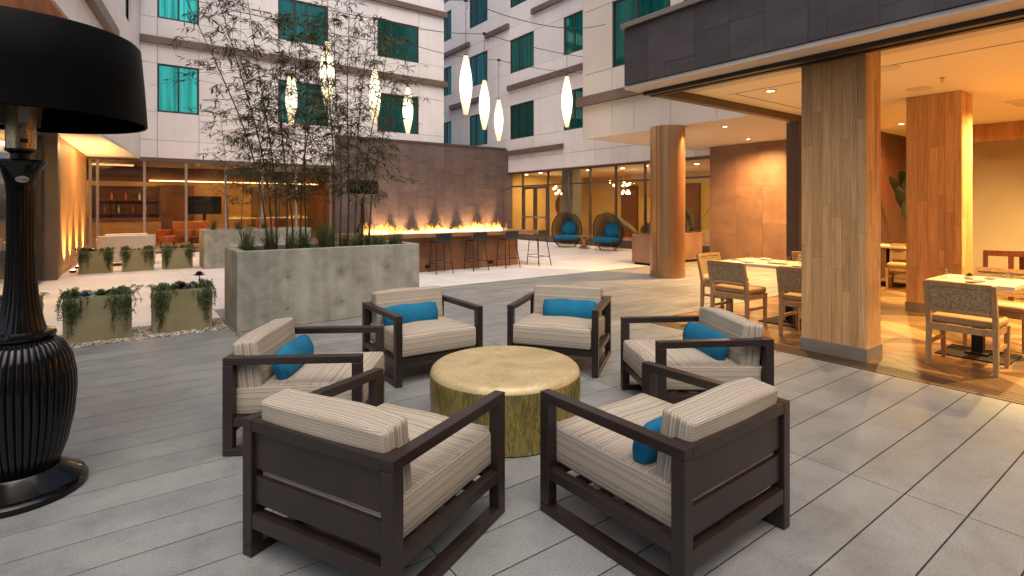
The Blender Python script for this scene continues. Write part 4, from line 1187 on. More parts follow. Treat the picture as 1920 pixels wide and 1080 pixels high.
bamboo_clump('bamboo clump in the right half of the near concrete planter beside the fire',
             [(P(628, .5), (-.18, .1), 3.9), (P(640, .35), (-.10, .05), 3.3), (P(652, .6), (.05, .1), 4.1), (P(664, .4), (.22, 0), 3.4), (P(676, .55), (.50, .05), 3.3), (P(690, .35), (.45, 0), 2.6)], 8, .85)
bamboo_clump('bamboo clump in the rear planter before the lounge windows',
             [((2.2, 15.1, .86), (-.2, 0), 3.3), ((2.5, 15.0, .86), (.1, 0), 2.8), ((2.9, 15.2, .86), (.2, 0), 3.4), ((3.4, 15.1, .86), (.3, 0), 3.0)], 12, .8)

def grass_mesh(seed, n, h, sp):
    rnd = random.Random(seed); mb = MB()
    for _ in range(n):
        a = rnd.uniform(0, 6.28); r = rnd.uniform(0, .05); p = Vector((r * math.cos(a), r * math.sin(a), 0)); o = rnd.uniform(.1, 1) * sp; hh = h * rnd.uniform(.6, 1.1); a += rnd.gauss(0, .5)
        sd = Vector((-math.sin(a), math.cos(a), 0)) * .003
        pts = [p + Vector((o * s ** 2 * math.cos(a), o * s ** 2 * math.sin(a), hh * s - .35 * o * s * s)) for s in (0, .35, .7, 1)]
        vs = []
        for i, q in enumerate(pts): vs += [q + sd * (1 - i / 3.2), q - sd * (1 - i / 3.2)]
        mb.add(vs, [(0, 1, 3, 2), (2, 3, 5, 4), (4, 5, 7, 6)])
    return mb.mesh('grass_tuft')
gms = [grass_mesh(i, 120, .38, .28) for i in range(3)]
gx = [1.35, 1.55, 1.8, 2.02, 2.3, 2.62, 2.85, 3.1, 3.3]
for i, x in enumerate(gx):
    for yy in (7.28, 7.62):
        o = link('grass_tuft', gms[(i + int(yy * 3)) % 3], MT['grass'], None, (x + random.uniform(-.08, .08), yy + random.uniform(-.06, .1), SZ - .01), (0, 0, random.uniform(0, 6)), random.uniform(.8, 1.55))
        tag(o, '%s ornamental grass tuft from the left in the %s row of the near concrete planter' % (ORD[i], 'front' if yy < 7.5 else 'back'), 'grass', 'grass tufts in the near concrete planter')
for i, x in enumerate((1.85, 2.4, 3.0)):
    o = link('grass_tuft', gms[i % 3], MT['grass'], None, (x, 14.95, .85), None, 1.2)
    tag(o, '%s tuft of ornamental grass from the left in the rear concrete planter' % ORD[i], 'grass', 'grass tufts in the rear planter')

# small olive planters with spilling succulents
def trail_mesh(seed, strands=46, side=1):
    rnd = random.Random(seed); mb = MB()
    for k in range(strands):
        a = rnd.uniform(-2.6, .5); sx, sy = math.cos(a), math.sin(a)
        gx_ = rnd.gauss(0, .05); p = Vector((max(-.1, min(.1, gx_)), rnd.uniform(-.12, .04), rnd.uniform(0, .04))); L = max(.06, .44 * (1 - abs(gx_) / .11) * rnd.uniform(.35, 1.1))
        out = rnd.uniform(.03, .08); pts = [p]
        top = p + Vector((sx * out * .6, sy * out * .6, rnd.uniform(.03, .09))); pts.append(top)
        e = p + Vector((sx * out * 1.3 * .9, 0, 0)); e.y = -.155 - rnd.uniform(.0, .045) if sy < -.2 else p.y + sy * out
        n = max(3, int(L / .045))
        for i in range(n): pts.append(Vector((e.x + rnd.gauss(0, .009), e.y + rnd.gauss(0, .006), top.z - .05 - L * (i + 1) / n)) if sy < -.2 else p + Vector((sx * out * (i + 2) / n, sy * out * (i + 2) / n, .05 + .03 * math.sin(i))))
        mb.tube(pts, .0028, 3, False)
        for i in range(len(pts) - 1):
            for _ in range(5):
                q = pts[i].lerp(pts[i + 1], rnd.random()); d = Vector((rnd.gauss(0, 1), rnd.gauss(-.4, 1), rnd.gauss(.1, .8))).normalized()
                leaf_quad(mb, q, d, rnd.uniform(.020, .042), .009, Vector((rnd.gauss(0, 1), rnd.gauss(0, 1), rnd.gauss(0, 1))).normalized())
    return mb.mesh('trailing_succulent')
def rosette_mesh(seed):
    rnd = random.Random(seed); mb = MB()
    for ring, (n, el, L) in enumerate(((9, 15, .085), (8, 38, .07), (6, 60, .055), (4, 78, .04))):
        for k in range(n):
            a = 6.283 * (k + .5 * (ring % 2)) / n + rnd.gauss(0, .05); e = R(el)
            d = Vector((math.cos(a) * math.cos(e), math.sin(a) * math.cos(e), math.sin(e))); s = Vector((-math.sin(a), math.cos(a), 0))
            p = Vector((0, 0, .012 + .01 * ring)); up = s.cross(d) * -1
            w = L * .34
            vs = [p, p + d * L * .6 + s * w - up * .004, p + d * L, p + d * L * .6 - s * w - up * .004, p + d * L * .55 - up * .012 * (-1)]
            mb.add(vs, [(0, 1, 4), (1, 2, 4), (2, 3, 4), (3, 0, 4)])
    return mb.mesh('rosette_succulent')
trails = [trail_mesh(s) for s in (1, 2, 3)]
ros = {}
for i in range(3):
    for mname in ('succ_green', 'succ_grey', 'succ_dark'):
        me = rosette_mesh(i); me.materials.append(MT[mname]); ros[(mname, i)] = me
def small_planter(x, y, h, label, who, seed, w=.61, d=.42, near=True):
    rnd = random.Random(seed)
    t = thing('olive_planter', label, 'planter', (x, y, -.005), 0, 'olive square planters')
    a, b, k = w / 2, d / 2, .025
    v = [(-a, -b, 0), (a, -b, 0), (a, b, 0), (-a, b, 0), (-a, -b, h), (a, -b, h), (a, b, h), (-a, b, h), (-a + k, -b + k, h), (a - k, -b + k, h), (a - k, b - k, h), (-a + k, b - k, h),
         (-a + k, -b + k, h - .06), (a - k, -b + k, h - .06), (a - k, b - k, h - .06), (-a + k, b - k, h - .06)]
    f = [(0, 3, 2, 1), (0, 1, 5, 4), (1, 2, 6, 5), (2, 3, 7, 6), (3, 0, 4, 7), (4, 5, 9, 8), (5, 6, 10, 9), (6, 7, 11, 10), (7, 4, 8, 11), (8, 9, 13, 12), (9, 10, 14, 13), (10, 11, 15, 14), (11, 8, 12, 15), (12, 13, 14, 15)]
    m = MB(); m.add(v, f); ob('box', m, MT['olive'], t, .004)
    ob('soil', MB().box(-a + k + .001, a - k - .001, -b + k + .001, b - k - .001, h - .058, h - .035), MT['soil'], t)
    for s, word in ((-1, 'left'), (1, 'right')):
        o = link('trailing_succulent', trails[(seed + s) % 3], MT['trail'], None, (x + s * (a - .09), y - b + .155, h - .03), None, (s * rnd.uniform(.9, 1.05), 1, 1))
        tag(o, 'trailing succulent over the %s corner of %s' % (word, who), 'succulent', 'trailing succulents')
    kinds = ['succ_grey', 'succ_green', 'succ_green', 'succ_grey', 'succ_green', 'succ_dark', 'succ_grey', 'succ_green']
    nn = 9 if near else 5
    spots = sorted((-.19 + .38 * ((i % 5) / 4 if near else i / 4) + rnd.uniform(-.03, .03), i) for i in range(nn))
    seen = {}
    for (dx_, i) in spots:
        kd = kinds[(i + seed) % len(kinds)]
        o = link('rosette_succulent', ros[(kd, i % 3)], None, None, (x + dx_, y + (-.09 if i < 5 else .07) + rnd.uniform(-.04, .04), h - .033), (rnd.uniform(-.2, .2), rnd.uniform(-.2, .2), rnd.uniform(0, 6)), rnd.uniform(.75, 1.35))
        word = {'succ_grey': 'blue-grey', 'succ_green': 'green', 'succ_dark': 'dark purple'}[kd]
        k_ = seen.get(kd, 0); seen[kd] = k_ + 1
        tag(o, '%s %s rosette from the left in %s' % (ORD[k_], word, who), 'succulent', 'rosettes in ' + who)
    return t
small_planter(-1.0, 7.72, .5, 'olive planter half hidden behind the patio heater', 'the olive planter behind the heater', 1)
small_planter(-.195, 7.72, .5, 'olive planter next to the patio heater, on gravel', 'the olive planter next to the heater', 2)
small_planter(.615, 7.74, .5, 'olive planter next to the big concrete planter, on gravel', 'the olive planter beside the concrete trough', 3)
small_planter(-.435, 15.3, .5, 'far olive planter nearest the backlit cedar wall', 'the far olive planter by the cedar wall', 4, near=False)
small_planter(.34, 15.3, .5, 'far olive planter in the middle, before the wicker sofa', 'the middle far olive planter', 5, near=False)
small_planter(1.125, 15.3, .5, 'far olive planter next to the rear concrete planter', 'the far olive planter beside the concrete one', 6, near=False)
# dark stalked aeonium above the third planter
ae = thing('aeonium', 'dark purple rosette on a stalk above the planter next to the concrete one', 'succulent', (.80, 7.70, .46))
ob('stalk', MB().tube([(0, 0, 0), (.01, 0, .09), (.0, 0, .17)], .007, 6), MT['culm'], ae)
o = link('rosette', ros[('succ_dark', 1)], None, ae, (0, 0, .16), None, .9)

# walkway planter with paddle leaves
wp = thing('walkway_planter', 'low warm-lit box planter beyond the round bronze column', 'planter', (11.85, 9.05, .001))
ob('box', MB().box(-1.1, 1.1, -.3, .3, .06, .78), MT['rust'], wp, .006)
ob('plinth', MB().box(-1.05, 1.05, -.26, .26, 0, .06), MT['iron'], wp)
ob('soil', MB().box(-1.04, 1.04, -.24, .24, .781, .80), MT['soil'], wp)
def paddle(name, x, y, z, leaves, label, cat, seed):
    rnd = random.Random(seed)
    t = thing(name, label, cat, (x, y, z))
    for (a, lean, H, L, W) in leaves:
        d = Vector((math.cos(a), math.sin(a), 0)); st = []
        for i in range(7):
            s = i / 6; st.append(d * lean * s * s * .7 + Vector((0, 0, H * s)))
        ob('stem', MB().tube(st, [.014 - .001 * i for i in range(7)], 6), MT['big_leaf'], t, smooth=True)
        dirv = (st[-1] - st[-2]).normalized(); side = dirv.cross(Vector((d.x, d.y, .2))).normalized() if abs(dirv.z) > .95 else dirv.cross(Vector((0, 0, 1))).normalized()
        mb = MB(); vs = []; n = 10
        for i in range(n + 1):
            s = i / n; c = st[-1] + dirv * L * s + Vector((d.x, d.y, -.35)) * (.28 * L * s * s); w = W * math.sin(math.pi * min(1, s * .93 + .05)) ** .7
            vs += [c + side * w + Vector((0, 0, .02)), c, c - side * w + Vector((0, 0, .02))]
        fs = []
        for i in range(n): fs += [(3 * i, 3 * i + 1, 3 * i + 4, 3 * i + 3), (3 * i + 1, 3 * i + 2, 3 * i + 5, 3 * i + 4)]
        mb.add(vs, fs); ob('leaf', mb, MT['big_leaf'], t, smooth=True, angle=180)
    return t
paddle('paddle_plant', 15.6, 10.9, .005, [(2.2, .4, .8, 1.5, .22), (3.4, .5, .7, 1.4, .22), (5.3, .3, .9, 1.3, .2), (.8, .4, .6, 1.4, .2)], 'big dark paddle-leaved plant inside the lobby glass beside the column', 'plant', 4)
paddle('paddle_plant', 15.5, 12.9, .005, [(1.6, .5, .5, 1.6, .2), (3.9, .6, .4, 1.5, .2), (4.8, .5, .8, 1.2, .18)], 'dark paddle-leaved plant behind the lobby glass by the right egg chair', 'plant', 5)
paddle('leafy_plant', 12.75, 3.85, .005, [(3.0, .3, 1.35, .6, .13), (3.5, .35, 1.5, .55, .13), (2.6, .3, 1.6, .55, .14), (4.3, .3, 1.2, .6, .13), (3.3, .25, 1.1, .6, .13), (2.9, .2, 1.75, .5, .12), (3.9, .3, .95, .5, .12)], 'dark leafy plant against the maroon wall behind the inner oak column', 'plant', 6)
for i, x in enumerate((11.2, 11.6, 12.0, 12.4, 12.75)):
    rnd = random.Random(40 + i); mb = MB()
    for k in range(26):
        a = rnd.uniform(0, 6.28); p = Vector((rnd.uniform(-.12, .12), rnd.uniform(-.1, .1), 0)); q = p + Vector((math.cos(a) * rnd.uniform(0, .12), math.sin(a) * rnd.uniform(0, .12), rnd.uniform(.12, .42)))
        mb.tube([p, p.lerp(q, .5), q], [.012, .012, .004], 4)
    tag(ob('spiky_succulent', mb, MT['succ_dark'], loc=(x, 9.05, .80)), '%s dark spiky succulent from the left in the planter beyond the round column' % ORD[i], 'succulent', 'spiky succulents in the walkway planter')

# round bronze column
rc = thing('round_column', 'round bronze-clad column holding up the beige block', 'column', (9.46, 7.24, .001))
ob('cladding', MB().lathe([(.362, .14), (.362, 3.196)], 64), MT['copper'], rc, smooth=True)
ob('base_ring', MB().lathe([(.366, 0), (.366, .138)], 64), MT['copper'], rc, smooth=True)
a0 = math.atan2(-7.24, -9.46) - R(38)
ob('seam', MB().bar((.362 * math.cos(a0), .362 * math.sin(a0), .14), (.362 * math.cos(a0), .362 * math.sin(a0), 3.19), .006, .006), MT['iron'], rc)

# ------------------------------------------------------------------ fire table, flames, stools
ft = thing('fire_table', 'long rusty steel bar counter with a trough of flames', 'fire table', (0, 0, .001))
ob('base', MB().box(4.2, 8.27, 11.0, 11.85, .0, .80), MT['corten'], ft, .006)
ob('counter', MB().box(3.9, 8.72, 10.72, 11.22, .801, .885).box(3.9, 8.72, 11.62, 12.1, .801, .885).box(3.9, 4.3, 11.221, 11.619, .801, .885).box(8.1, 8.72, 11.221, 11.619, .801, .885), MT['counter'], ft)
ob('trough', MB().box(4.302, 8.098, 11.222, 11.618, .802, .845), MT['iron'], ft)
ob('vent', MB().box(5.62, 5.76, 10.985, 10.999, .08, .16), MT['iron'], ft)
ob('vent', MB().box(7.35, 7.49, 10.985, 10.999, .08, .16), MT['iron'], ft)
for (x0, x1, y0, y1) in ((4.31, 8.09, 11.226, 11.234), (4.31, 8.09, 11.606, 11.614), (4.30, 4.308, 11.226, 11.614), (8.092, 8.1, 11.226, 11.614)):
    ob('glass_guard', MB().box(x0, x1, y0, y1, .887, 1.13), MT['guard'], ft)
fire = thing('fire', 'row of yellow gas flames along the rusty counter', 'fire', (4.3, 11.42, .846))
rnd = random.Random(21)
def flame_mesh(seed):
    r_ = random.Random(seed); mb = MB(); H = r_.uniform(.16, .44); n = 9; pts = []; rs = []
    ph = r_.uniform(0, 6)
    for i in range(n + 1):
        s = i / n; pts.append((.05 * math.sin(ph + 4.5 * s) * s, .04 * math.cos(ph + 3.5 * s) * s, H * s)); rs.append(max(.0015, .062 * (math.sin(math.pi * min(1, s * .8 + .24)) ** 1.2) * (1 - s * .55)))
    mb.tube(pts, rs, 10, False)
    return mb.mesh('flame', 0, 2, True, 180)
fms = [flame_mesh(i) for i in range(10)]
x = .10
while x < 3.7:
    for _ in range(2):
        o = link('flame', fms[rnd.randrange(10)], MT['flame'], fire, (x + rnd.uniform(-.03, .03), rnd.uniform(-.09, .09), 0), (0, 0, rnd.uniform(0, 6)), (1.15, 1.15, rnd.uniform(.5, .95) * (1.1 + .5 * math.sin(3.1 * x + 1) * math.sin(1.7 * x))))
    x += .062
MT['ember'] = mat_emit('flame_bed', (1, .70, .28), 5.0)
rnd = random.Random(9); bed = MB(); nx = 90; vs = []
for i in range(nx + 1):
    x = .06 + 3.68 * i / nx; h = .055 + .045 * math.sin(5.3 * x) * math.sin(2.1 * x + 1) + rnd.uniform(0, .045)
    vs += [(x, -.07, 0), (x, -.035, h * .8), (x, .0, h), (x, .035, h * .8), (x, .07, 0)]
bed.add(vs, [(5 * i + k, 5 * i + 5 + k, 5 * i + 6 + k, 5 * i + 1 + k) for i in range(nx) for k in range(4)])
ob('flame_bed', bed, MT['ember'], fire, smooth=True, angle=180)

def stool():
    t = thing('bar_stool', '', 'stool')
    sm = MB(); vs = []; nx, ny = 8, 10
    for j in range(ny + 1):
        for i in range(nx + 1):
            u = -1 + 2 * i / nx; s = j / ny
            if s < .7: y_ = .19 - .40 * s / .7; z_ = .70 + .012 * u * u - .01 * math.sin(math.pi * s / .7)
            else: k = (s - .7) / .3; y_ = -.21 - .05 * k; z_ = .70 + .02 * k + .17 * k * k + .01
            vs.append((u * (.20 - .02 * s), y_, z_))
    fs = [(j * (nx + 1) + i, j * (nx + 1) + i + 1, (j + 1) * (nx + 1) + i + 1, (j + 1) * (nx + 1) + i) for j in range(ny) for i in range(nx)]
    sm.add(vs, fs); sm.add([(a, b, c - .014) for a, b, c in vs], [tuple(reversed(f)) for f in fs])
    ob('seat', sm, MT['stool'], t, smooth=True, angle=180)
    for sx in (-1, 1):
        ob('leg', MB().tube([(sx * .15, .15, .69), (sx * .19, .20, 0)], .011, 8), MT['stool'], t, smooth=True)
        ob('leg', MB().tube([(sx * .15, -.17, .69), (sx * .20, -.30, 0)], .011, 8), MT['stool'], t, smooth=True)
        ob('side_rail', MB().tube([(sx * .182, .19, .22), (sx * .188, -.265, .22)], .008, 6), MT['stool'], t)
    ob('footrest', MB().tube([(-.18, .186, .26), (.18, .186, .26)], .009, 6), MT['stool'], t)
    ob('rear_rail', MB().tube([(-.188, -.262, .24), (.188, -.262, .24)], .008, 6), MT['stool'], t)
    return t
st0 = stool()
slab_ = ['black wire bar stool beside the large concrete planter', 'second black bar stool along the fire counter', 'third black bar stool along the fire counter', 'black bar stool past the right end of the fire counter']
for i, (x, y, a) in enumerate([(5.82, 10.66, -8), (6.77, 10.68, -4), (7.71, 10.70, -6), (8.62, 10.62, 0)]):
    c = st0 if i == 0 else copy_tree(st0)
    c.location = (x, y, .003); c.rotation_euler = (0, 0, R(a)); c['label'] = slab_[i]; c['group'] = 'bar stools at the fire table'

# ------------------------------------------------------------------ egg chairs and side table
def egg_chair(x, y, rz, label):
    t = thing('egg_chair', label, 'egg chair', (x, y, .003), rz, 'woven egg chairs')
    # local: faces -y ; shell wraps back and sides
    bm = bmesh.new(); nu, nv = 34, 24; grid = []
    for j in range(nv + 1):
        row = []
        ph = -1.05 + (math.pi / 2 + 1.0) * j / nv
        for i in range(nu + 1):
            th = R(-12) + R(204) * i / nu
            cut = 1.0
            r_ = math.cos(ph)
            row.append(bm.verts.new((.55 * r_ * math.cos(th), .50 * r_ * math.sin(th) + .02 - .10 * max(0, math.sin(ph)), .62 + .68 * math.sin(ph))))
        grid.append(row)
    for j in range(nv):
        for i in range(nu):
            if (i + j) % 2 == 0: bm.faces.new((grid[j][i], grid[j][i + 1], grid[j + 1][i + 1], grid[j + 1][i]))
            # leave every other cell open: a basket weave
    bmesh.ops.solidify(bm, geom=bm.faces[:], thickness=.018)
    me = bpy.data.meshes.new('woven_shell'); bm.to_mesh(me); bm.free()
    link('woven_shell', me, MT['weave_dark'], t)
    bm = bmesh.new(); grid = []
    for j in range(nv + 1):
        row = []
        ph = -1.05 + (math.pi / 2 + 1.0) * j / nv
        for i in range(nu + 1):
            th = R(-12) + R(204) * i / nu
            r_ = math.cos(ph) * .965
            row.append(bm.verts.new((.55 * r_ * math.cos(th), .50 * r_ * math.sin(th) + .02 - .10 * max(0, math.sin(ph)), .62 + .66 * math.sin(ph))))
        grid.append(row)
    for j in range(1, nv, 1):
        for i in range(nu):
            if (i + j) % 2 == 1: bm.faces.new((grid[j][i], grid[j][i + 1], grid[j + 1][i + 1], grid[j + 1][i]))
    me = bpy.data.meshes.new('tan_strands'); bm.to_mesh(me); bm.free()
    link('tan_strands', me, MT['weave_tan'], t)
    ob('rim', MB().tube([(.56 * math.cos(R(-12)) * math.cos(p), .02 + .50 * math.sin(R(-12)) * math.cos(p) - .10 * max(0, math.sin(p)), .62 + .69 * math.sin(p)) for p in [-1.05 + (math.pi + 1.05 + .0) * k / 24 * .5 for k in range(25)]] , .02, 8), MT['weave_dark'], t, smooth=True)
    ob('rim', MB().tube([(-.56 * math.cos(R(-12)) * math.cos(p), .02 + .50 * math.sin(R(-12)) * math.cos(p) - .10 * max(0, math.sin(p)), .62 + .69 * math.sin(p)) for p in [-1.05 + (math.pi + 1.05 + .0) * k / 24 * .5 for k in range(25)]] , .02, 8), MT['weave_dark'], t, smooth=True)
    ob('seat_bowl', MB().lathe([(.02, .16), (.30, .18), (.46, .27), (.49, .34)], 32), MT['weave_dark'], t, smooth=True)
    sc_ = ob('seat_cushion', MB().lathe([(.02, .27), (.40, .28), (.475, .33), (.47, .40), (.38, .435), (.0, .45)], 36), MT['teal_fabric'], t, smooth=True, loc=(0, -.06, 0))
    sc_.scale = (1, 1.02, 1)
    for sx in (-1, 1):
        for sy in (-1, 1): ob('leg', MB().tube([(sx * .24, sy * .22, .2), (sx * .33, sy * .31, 0)], .012, 8), MT['steel'], t, smooth=True)
    return t
def round_pillow(x, y, z, rz, label):
    o = ob('round_pillow', MB().lathe([(.0, -.075), (.17, -.065), (.27, -.03), (.29, 0), (.27, .03), (.17, .065), (.0, .075)], 32), MT['teal_fabric'], None, smooth=True, loc=(x, y, z), rot=(R(72), 0, rz))
    tag(o, label, 'pillow', 'round blue pillows')
e1 = R(-42); e2 = R(-78)
egg_chair(13.36, 14.75, e1, 'woven egg chair left of the little side table, facing us')
egg_chair(13.5, 12.8, e2, 'woven egg chair right of the little side table, turned left')
def rot2(dx, dy, a): return dx * math.cos(a) - dy * math.sin(a), dx * math.sin(a) + dy * math.cos(a)
dx, dy = rot2(.10, .17, e1); round_pillow(13.36 + dx, 14.75 + dy, .68, e1, 'round blue pillow in the left egg chair')
dx, dy = rot2(.05, .17, e2); round_pillow(13.5 + dx, 12.8 + dy, .68, e2, 'round blue pillow in the right egg chair')
stb = thing('side_table', 'small waisted bronze side table between the egg chairs', 'table', (13.35, 13.8, .003))
ob('pedestal', MB().lathe([(.22, 0), (.22, .02), (.10, .10), (.08, .22), (.10, .34), (.20, .42)], 28), MT['copper'], stb, smooth=True)
ob('top', MB().lathe([(.25, .421), (.25, .45)], 32), MT['counter'], stb)

# ------------------------------------------------------------------ wicker sofa
so = thing('wicker_sofa', 'pale wicker sofa seen from behind, beyond the far olive planters', 'sofa', (.12, 17.1, .003), R(4))
ob('frame', MB().box(-.6, .6, -.45, -.30, .10, .76).box(-.6, -.46, -.299, .40, .10, .66).box(.46, .6, -.299, .40, .10, .66).box(-.459, .459, -.299, .38, .10, .32), MT['wicker'], so, .02)
ob('seat_cushion', MB().box(-.45, .45, -.15, .38, .325, .46), MT['sofa_cushion'], so, .03, True)
ob('back_cushion', MB().box(-.45, .45, -.295, -.155, .325, .80), MT['sofa_cushion'], so, .03, True)
for sx in (-.55, .55):
    for sy in (-.4, .35): ob('leg', MB().box(sx - .03, sx + .03, sy - .03, sy + .03, 0, .10), MT['iron'], so)

# ------------------------------------------------------------------ restaurant furniture
def dining_chair():
    t = thing('dining_chair', '', 'chair')
    w = .245
    for s in (-1, 1):
        ob('rear_post', MB().bar((s * w, -.20, .0), (s * (w - .005), -.19, .42), .034, .036, .04, .05).bar((s * (w - .005), -.19, .4195), (s * w, -.275, .80), .04, .05, .034, .03), MT['oak_chair'], t)
        ob('leg', MB().bar((s * (w - .01), .215, 0), (s * (w - .005), .205, .40), .03, .03, .042, .042), MT['oak_chair'], t)
        ob('side_apron', MB().box(s * (w - .01) - .012, s * (w - .01) + .012, -.165, .185, .34, .40), MT['oak_chair'], t)
        ob('side_stretcher', MB().box(s * (w - .01) - .010, s * (w - .01) + .010, -.175, .190, .20, .235), MT['oak_chair'], t)
    ob('front_apron', MB().box(-w + .035, w - .035, .19, .215, .34, .40), MT['oak_chair'], t)
    ob('rear_apron', MB().box(-w + .025, w - .025, -.205, -.18, .34, .40), MT['oak_chair'], t)
    ob('top_rail', MB().obox((0, -.270, .785), (2 * w - .03, .026, .045), (R(12), 0, 0)), MT['oak_chair'], t)
    ob('lower_rail', MB().obox((0, -.214, .53), (2 * w - .03, .024, .032), (R(12), 0, 0)), MT['oak_chair'], t)
    ob('woven_back', MB().obox((0, -.243, .655), (2 * w - .036, .016, .216), (R(12.6), 0, 0)), MT['cane'], t)
    ob('seat', MB().box(-w - .005, w + .005, -.165, .235, .402, .475), MT['tan_seat'], t, .028, True, 4)
    return t
dc = dining_chair()
dch = [(6.40, 1.50, -90, 'oak dining chair nearest the deck sill, its woven back toward us'),
       (7.02, .93, 4, 'oak dining chair at the right edge beside the nearest table'),
       (7.62, 1.52, 90, 'oak dining chair across the nearest table, at the right edge'),
       (6.40, 3.80, -92, 'oak dining chair with woven back at the left table, nearest us'),
       (6.44, 2.93, -88, 'oak dining chair half hidden by the near oak column'),
       (7.05, 4.40, 178, 'oak dining chair at the walkway end of the left table'),
       (7.75, 3.55, 90, 'oak dining chair across the left table, behind its glasses'),
       (8.6, 3.8, -90, 'oak dining chair behind the left table, at the second table'),
       (12.0, 3.35, -80, 'oak dining chair seen between the two oak columns'),
       (11.4, 3.55, 100, 'oak dining chair partly hidden by the near oak column, far back')]
for i, (x, y, a, lab) in enumerate(dch):
    c = dc if i == 0 else copy_tree(dc)
    c.location = (x, y, .003); c.rotation_euler = (0, 0, R(a)); c['label'] = lab; c['group'] = 'oak dining chairs'
def dining_table(x, y, w, d, label):
    t = thing('dining_table', label, 'table', (x, y, .003), 0, 'pale dining tables')
    ob('top', MB().box(-w / 2, w / 2, -d / 2, d / 2, .715, .755), MT['quartz'], t, .005)
    ob('pedestal', MB().box(-.045, .045, -.045, .045, .03, .70), MT['iron'], t)
    ob('foot_plate', MB().prism([(-.28, -.28), (.28, -.28), (.28, .28), (-.28, .28)], 0, .012).box(-.09, .09, -.09, .09, .012, .03), MT['iron'], t)
    ob('under_frame', MB().box(-.25, .25, -.25, .25, .70, .7145), MT['iron'], t)
dining_table(6.98, 1.55, .74, .68, 'pale square dining table nearest the right edge, laid with a tumbler')
dining_table(6.98, 3.42, .76, 1.58, 'long pale dining table left of the near oak column, laid with glasses')
dining_table(9.25, 3.85, .75, .75, 'pale dining table behind the left one, near the bronze jamb')
dining_table(11.9, 3.95, .7, .7, 'pale dining table far back between the oak columns')
def glass(x, y, h, label, z=.759):
    o = ob('tumbler', MB().lathe([(.030, 0), (.036, h), (.033, h), (.028, .008), (.0, .008)], 20), MT['tumbler'], None, smooth=True, loc=(x, y, z))
    tag(o, label, 'glass', 'table glasses')
def plate(x, y, r, label, z=.759):
    t = ob('plate', MB().lathe([(.0, .004), (r * .6, .004), (r, .014), (r * .98, .016), (r * .6, .008), (.0, .008)], 28), MT['china'], None, smooth=True, loc=(x, y, z))
    tag(t, label, 'plate', 'side plates')
def cutlery(x, y, a, label, z=.759):
    t = thing('cutlery_roll', label, 'cutlery', (x, y, z), a, 'napkin rolls with cutlery')
    ob('napkin', MB().box(-.04, .04, -.11, .11, 0, .010), MT['napkin'], t, .003)
    ob('knife', MB().box(.0, .012, -.10, .12, .0105, .0125), MT['steel'], t)
    ob('fork', MB().box(-.024, -.012, -.10, .12, .0105, .0125), MT['steel'], t)
glass(6.86, 1.80, .10, 'clear tumbler at the back corner of the nearest table')
cutlery(6.75, 1.52, R(80), 'dark napkin with cutlery at the near side of the nearest table')
cutlery(7.20, 1.50, R(95), 'dark napkin with cutlery at the far side of the nearest table')
glass(7.22, 1.36, .08, 'low clear tumbler at the right of the nearest table')
sd = thing('table_succulent', 'small green succulent bowl in the middle of the nearest table', 'succulent', (6.98, 1.62, .759))
ob('bowl', MB().lathe([(.03, 0), (.055, .03), (.05, .03), (.0, .015)], 20), MT['china'], sd, smooth=True)
link('rosette', ros[('succ_green', 0)], None, sd, (0, 0, .02), None, .6)
for i, (x, y) in enumerate([(6.95, 3.95), (7.02, 3.72), (7.0, 3.30), (7.15, 3.55)]):
    glass(x, y, .10 if i % 2 == 0 else .08, ['tall tumbler nearest the walkway end of the left table', 'short tumbler beside the tall one on the left table', 'tumbler on the left table close to the oak column', 'short tumbler in the middle of the left table'][i])
for i, (x, y) in enumerate([(6.74, 3.86), (6.74, 3.20), (7.24, 3.9), (7.24, 3.2)]):
    plate(x, y, .09, ['white plate before the nearest chair of the left table', 'white plate at the column end of the left table', 'white plate at the far walkway corner of the left table', 'white plate at the far side of the left table by the column'][i])
cutlery(6.86, 4.06, R(10), 'dark napkin with cutlery at the walkway end of the left table')
cutlery(6.84, 3.52, R(5), 'dark napkin with cutlery in the middle of the left table')
# dark red bench and table at the right edge
rb = thing('redwood_bench', 'dark red wooden bench chair at the right edge beyond the nearest table', 'bench', (10.6, 1.75, .003), R(-70))
for s in (-1, 1):
    ob('rear_post', MB().bar((s * .55, -.2, 0), (s * .55, -.27, .86), .05, .05), MT['redwood'], rb)
    ob('leg', MB().bar((s * .55, .22, 0), (s * .55, .22, .42), .05, .05), MT['redwood'], rb)
ob('top_rail', MB().box(-.52, .52, -.28, -.25, .78, .86), MT['redwood'], rb)
ob('lower_rail', MB().box(-.52, .52, -.255, -.23, .52, .58), MT['redwood'], rb)
ob('seat', MB().box(-.575, .575, -.20, .25, .421, .46), MT['redwood'], rb)
rtb = thing('redwood_table', 'dark red wooden table at the right edge with a folded napkin', 'table', (11.6, 1.65, .003))
ob('top', MB().box(-.4, .4, -.5, .5, .72, .76), MT['redwood'], rtb)
for sx in (-.36, .36):
    for sy in (-.45, .45): ob('leg', MB().box(sx - .03, sx + .03, sy - .03, sy + .03, 0, .719), MT['redwood'], rtb)
tag(ob('folded_napkin', MB().box(-.1, .1, -.06, .06, 0, .02), MT['china'], None, .006, loc=(11.5, 1.55, .764)), 'folded white napkin on the dark red table', 'napkin')

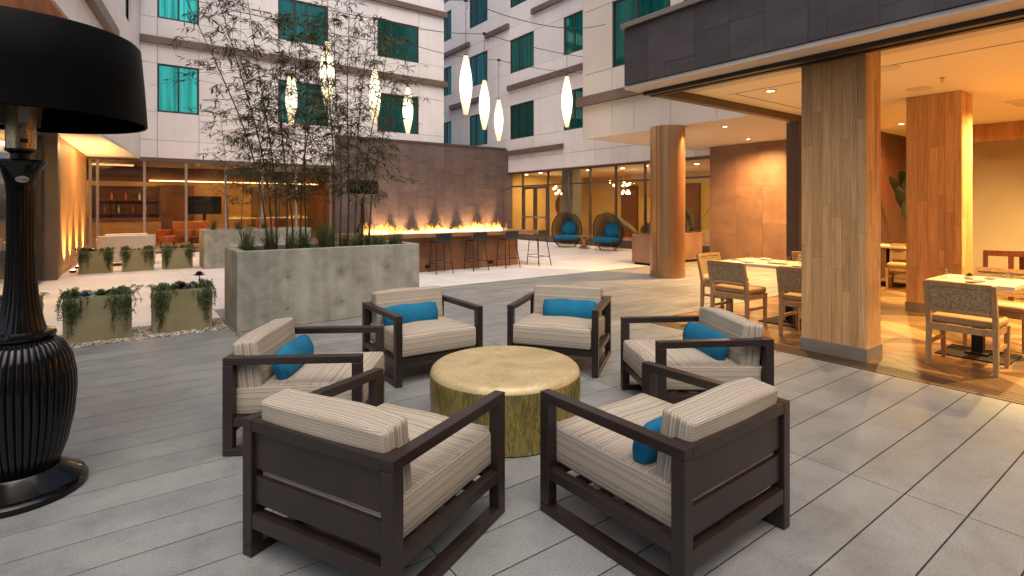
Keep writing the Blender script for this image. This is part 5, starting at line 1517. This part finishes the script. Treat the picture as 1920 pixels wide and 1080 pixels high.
# ------------------------------------------------------------------ pendants and catenary cables
CZc = 5.75
cables = [(9.75, [(3.13, 10.11), (5.70, 9.35), (8.53, 9.41)]), (11.2, [(4.62, 11.5), (7.18, 10.91)]), (12.75, [(3.17, 12.87), (6.0, 12.71), (8.80, 12.62)])]
clab = ['nearest black festoon cable strung across the courtyard', 'middle black festoon cable strung across the courtyard', 'farthest black festoon cable strung across the courtyard']
plabs = {(3.13, 10.11): 'largest lit pendant, seen through the bamboo', (5.70, 9.35): 'long lit pendant hanging highest before the teal windows', (8.53, 9.41): 'lit pendant at the right beside the beige block',
         (4.62, 11.5): 'lit pendant behind the right bamboo clump', (7.18, 10.91): 'middle one of the three close pendants over the fire counter', (3.17, 12.87): 'leftmost lit pendant behind the bamboo',
         (6.0, 12.71): 'lit pendant just right of the bamboo', (8.80, 12.62): 'smallest lit pendant, lowest of the three over the fire counter'}
shade_prof = []
for i in range(17):
    s = i / 16; shade_prof.append((.045 + .085 * math.sin(math.pi * s) ** 1.15, -.6 + 1.2 * s))
shade_me = MB().lathe(shade_prof, 28).mesh('shade', 0, 2, True, 60)
for ci, (yc_, pts) in enumerate(cables):
    ends = ((-1.6, pts[0][1] + .5, 6.5), (14.25 if ci else 9.45, pts[-1][1] - (.1 if ci else 0.35) if True else 0, 6.2 if ci else 5.9))
    chain = [Vector(ends[0])] + [Vector((x, y, 5.72)) for x, y in pts] + [Vector(ends[1])]
    path = []
    for a, b in zip(chain[:-1], chain[1:]):
        for k in range(10):
            s = k / 10; p = a.lerp(b, s); p.z -= .18 * 4 * s * (1 - s) * (b - a).length / 5; path.append(p)
    path.append(chain[-1])
    cb = thing('festoon_cable', clab[ci], 'cable', tuple(path[0]), 0, 'festoon cables')
    ob('wire', MB().tube([p - path[0] for p in path], .008, 6), MT['cable'], cb)
    for (x, y) in pts:
        ob('clamp', MB().obox(Vector((x, y, 5.72)) - path[0], (.07, .05, .06)), MT['cable'], cb)
        tw = [Vector((x + .02, y, 5.69 - .03)), Vector((x + .06, y, 5.60)), Vector((x + .03, y + .02, 5.55)), Vector((x, y, 5.60))]
        ob('loop', MB().tube([p - path[0] for p in tw], .005, 5), MT['cable'], cb)
        L = thing('pendant_lamp', plabs[(x, y)], 'pendant lamp', (x, y, 3.98), 0, 'lit pendant lamps over the courtyard')
        link('shade', shade_me, MT['shade_lit'], L)
        ob('cap', MB().lathe([(.046, .601), (.046, .62), (.012, .64)], 16), MT['cable'], L, smooth=True)
        ob('cord', MB().tube([(0, 0, .64), (0, 0, 1.705)], .005, 5), MT['cable'], L)
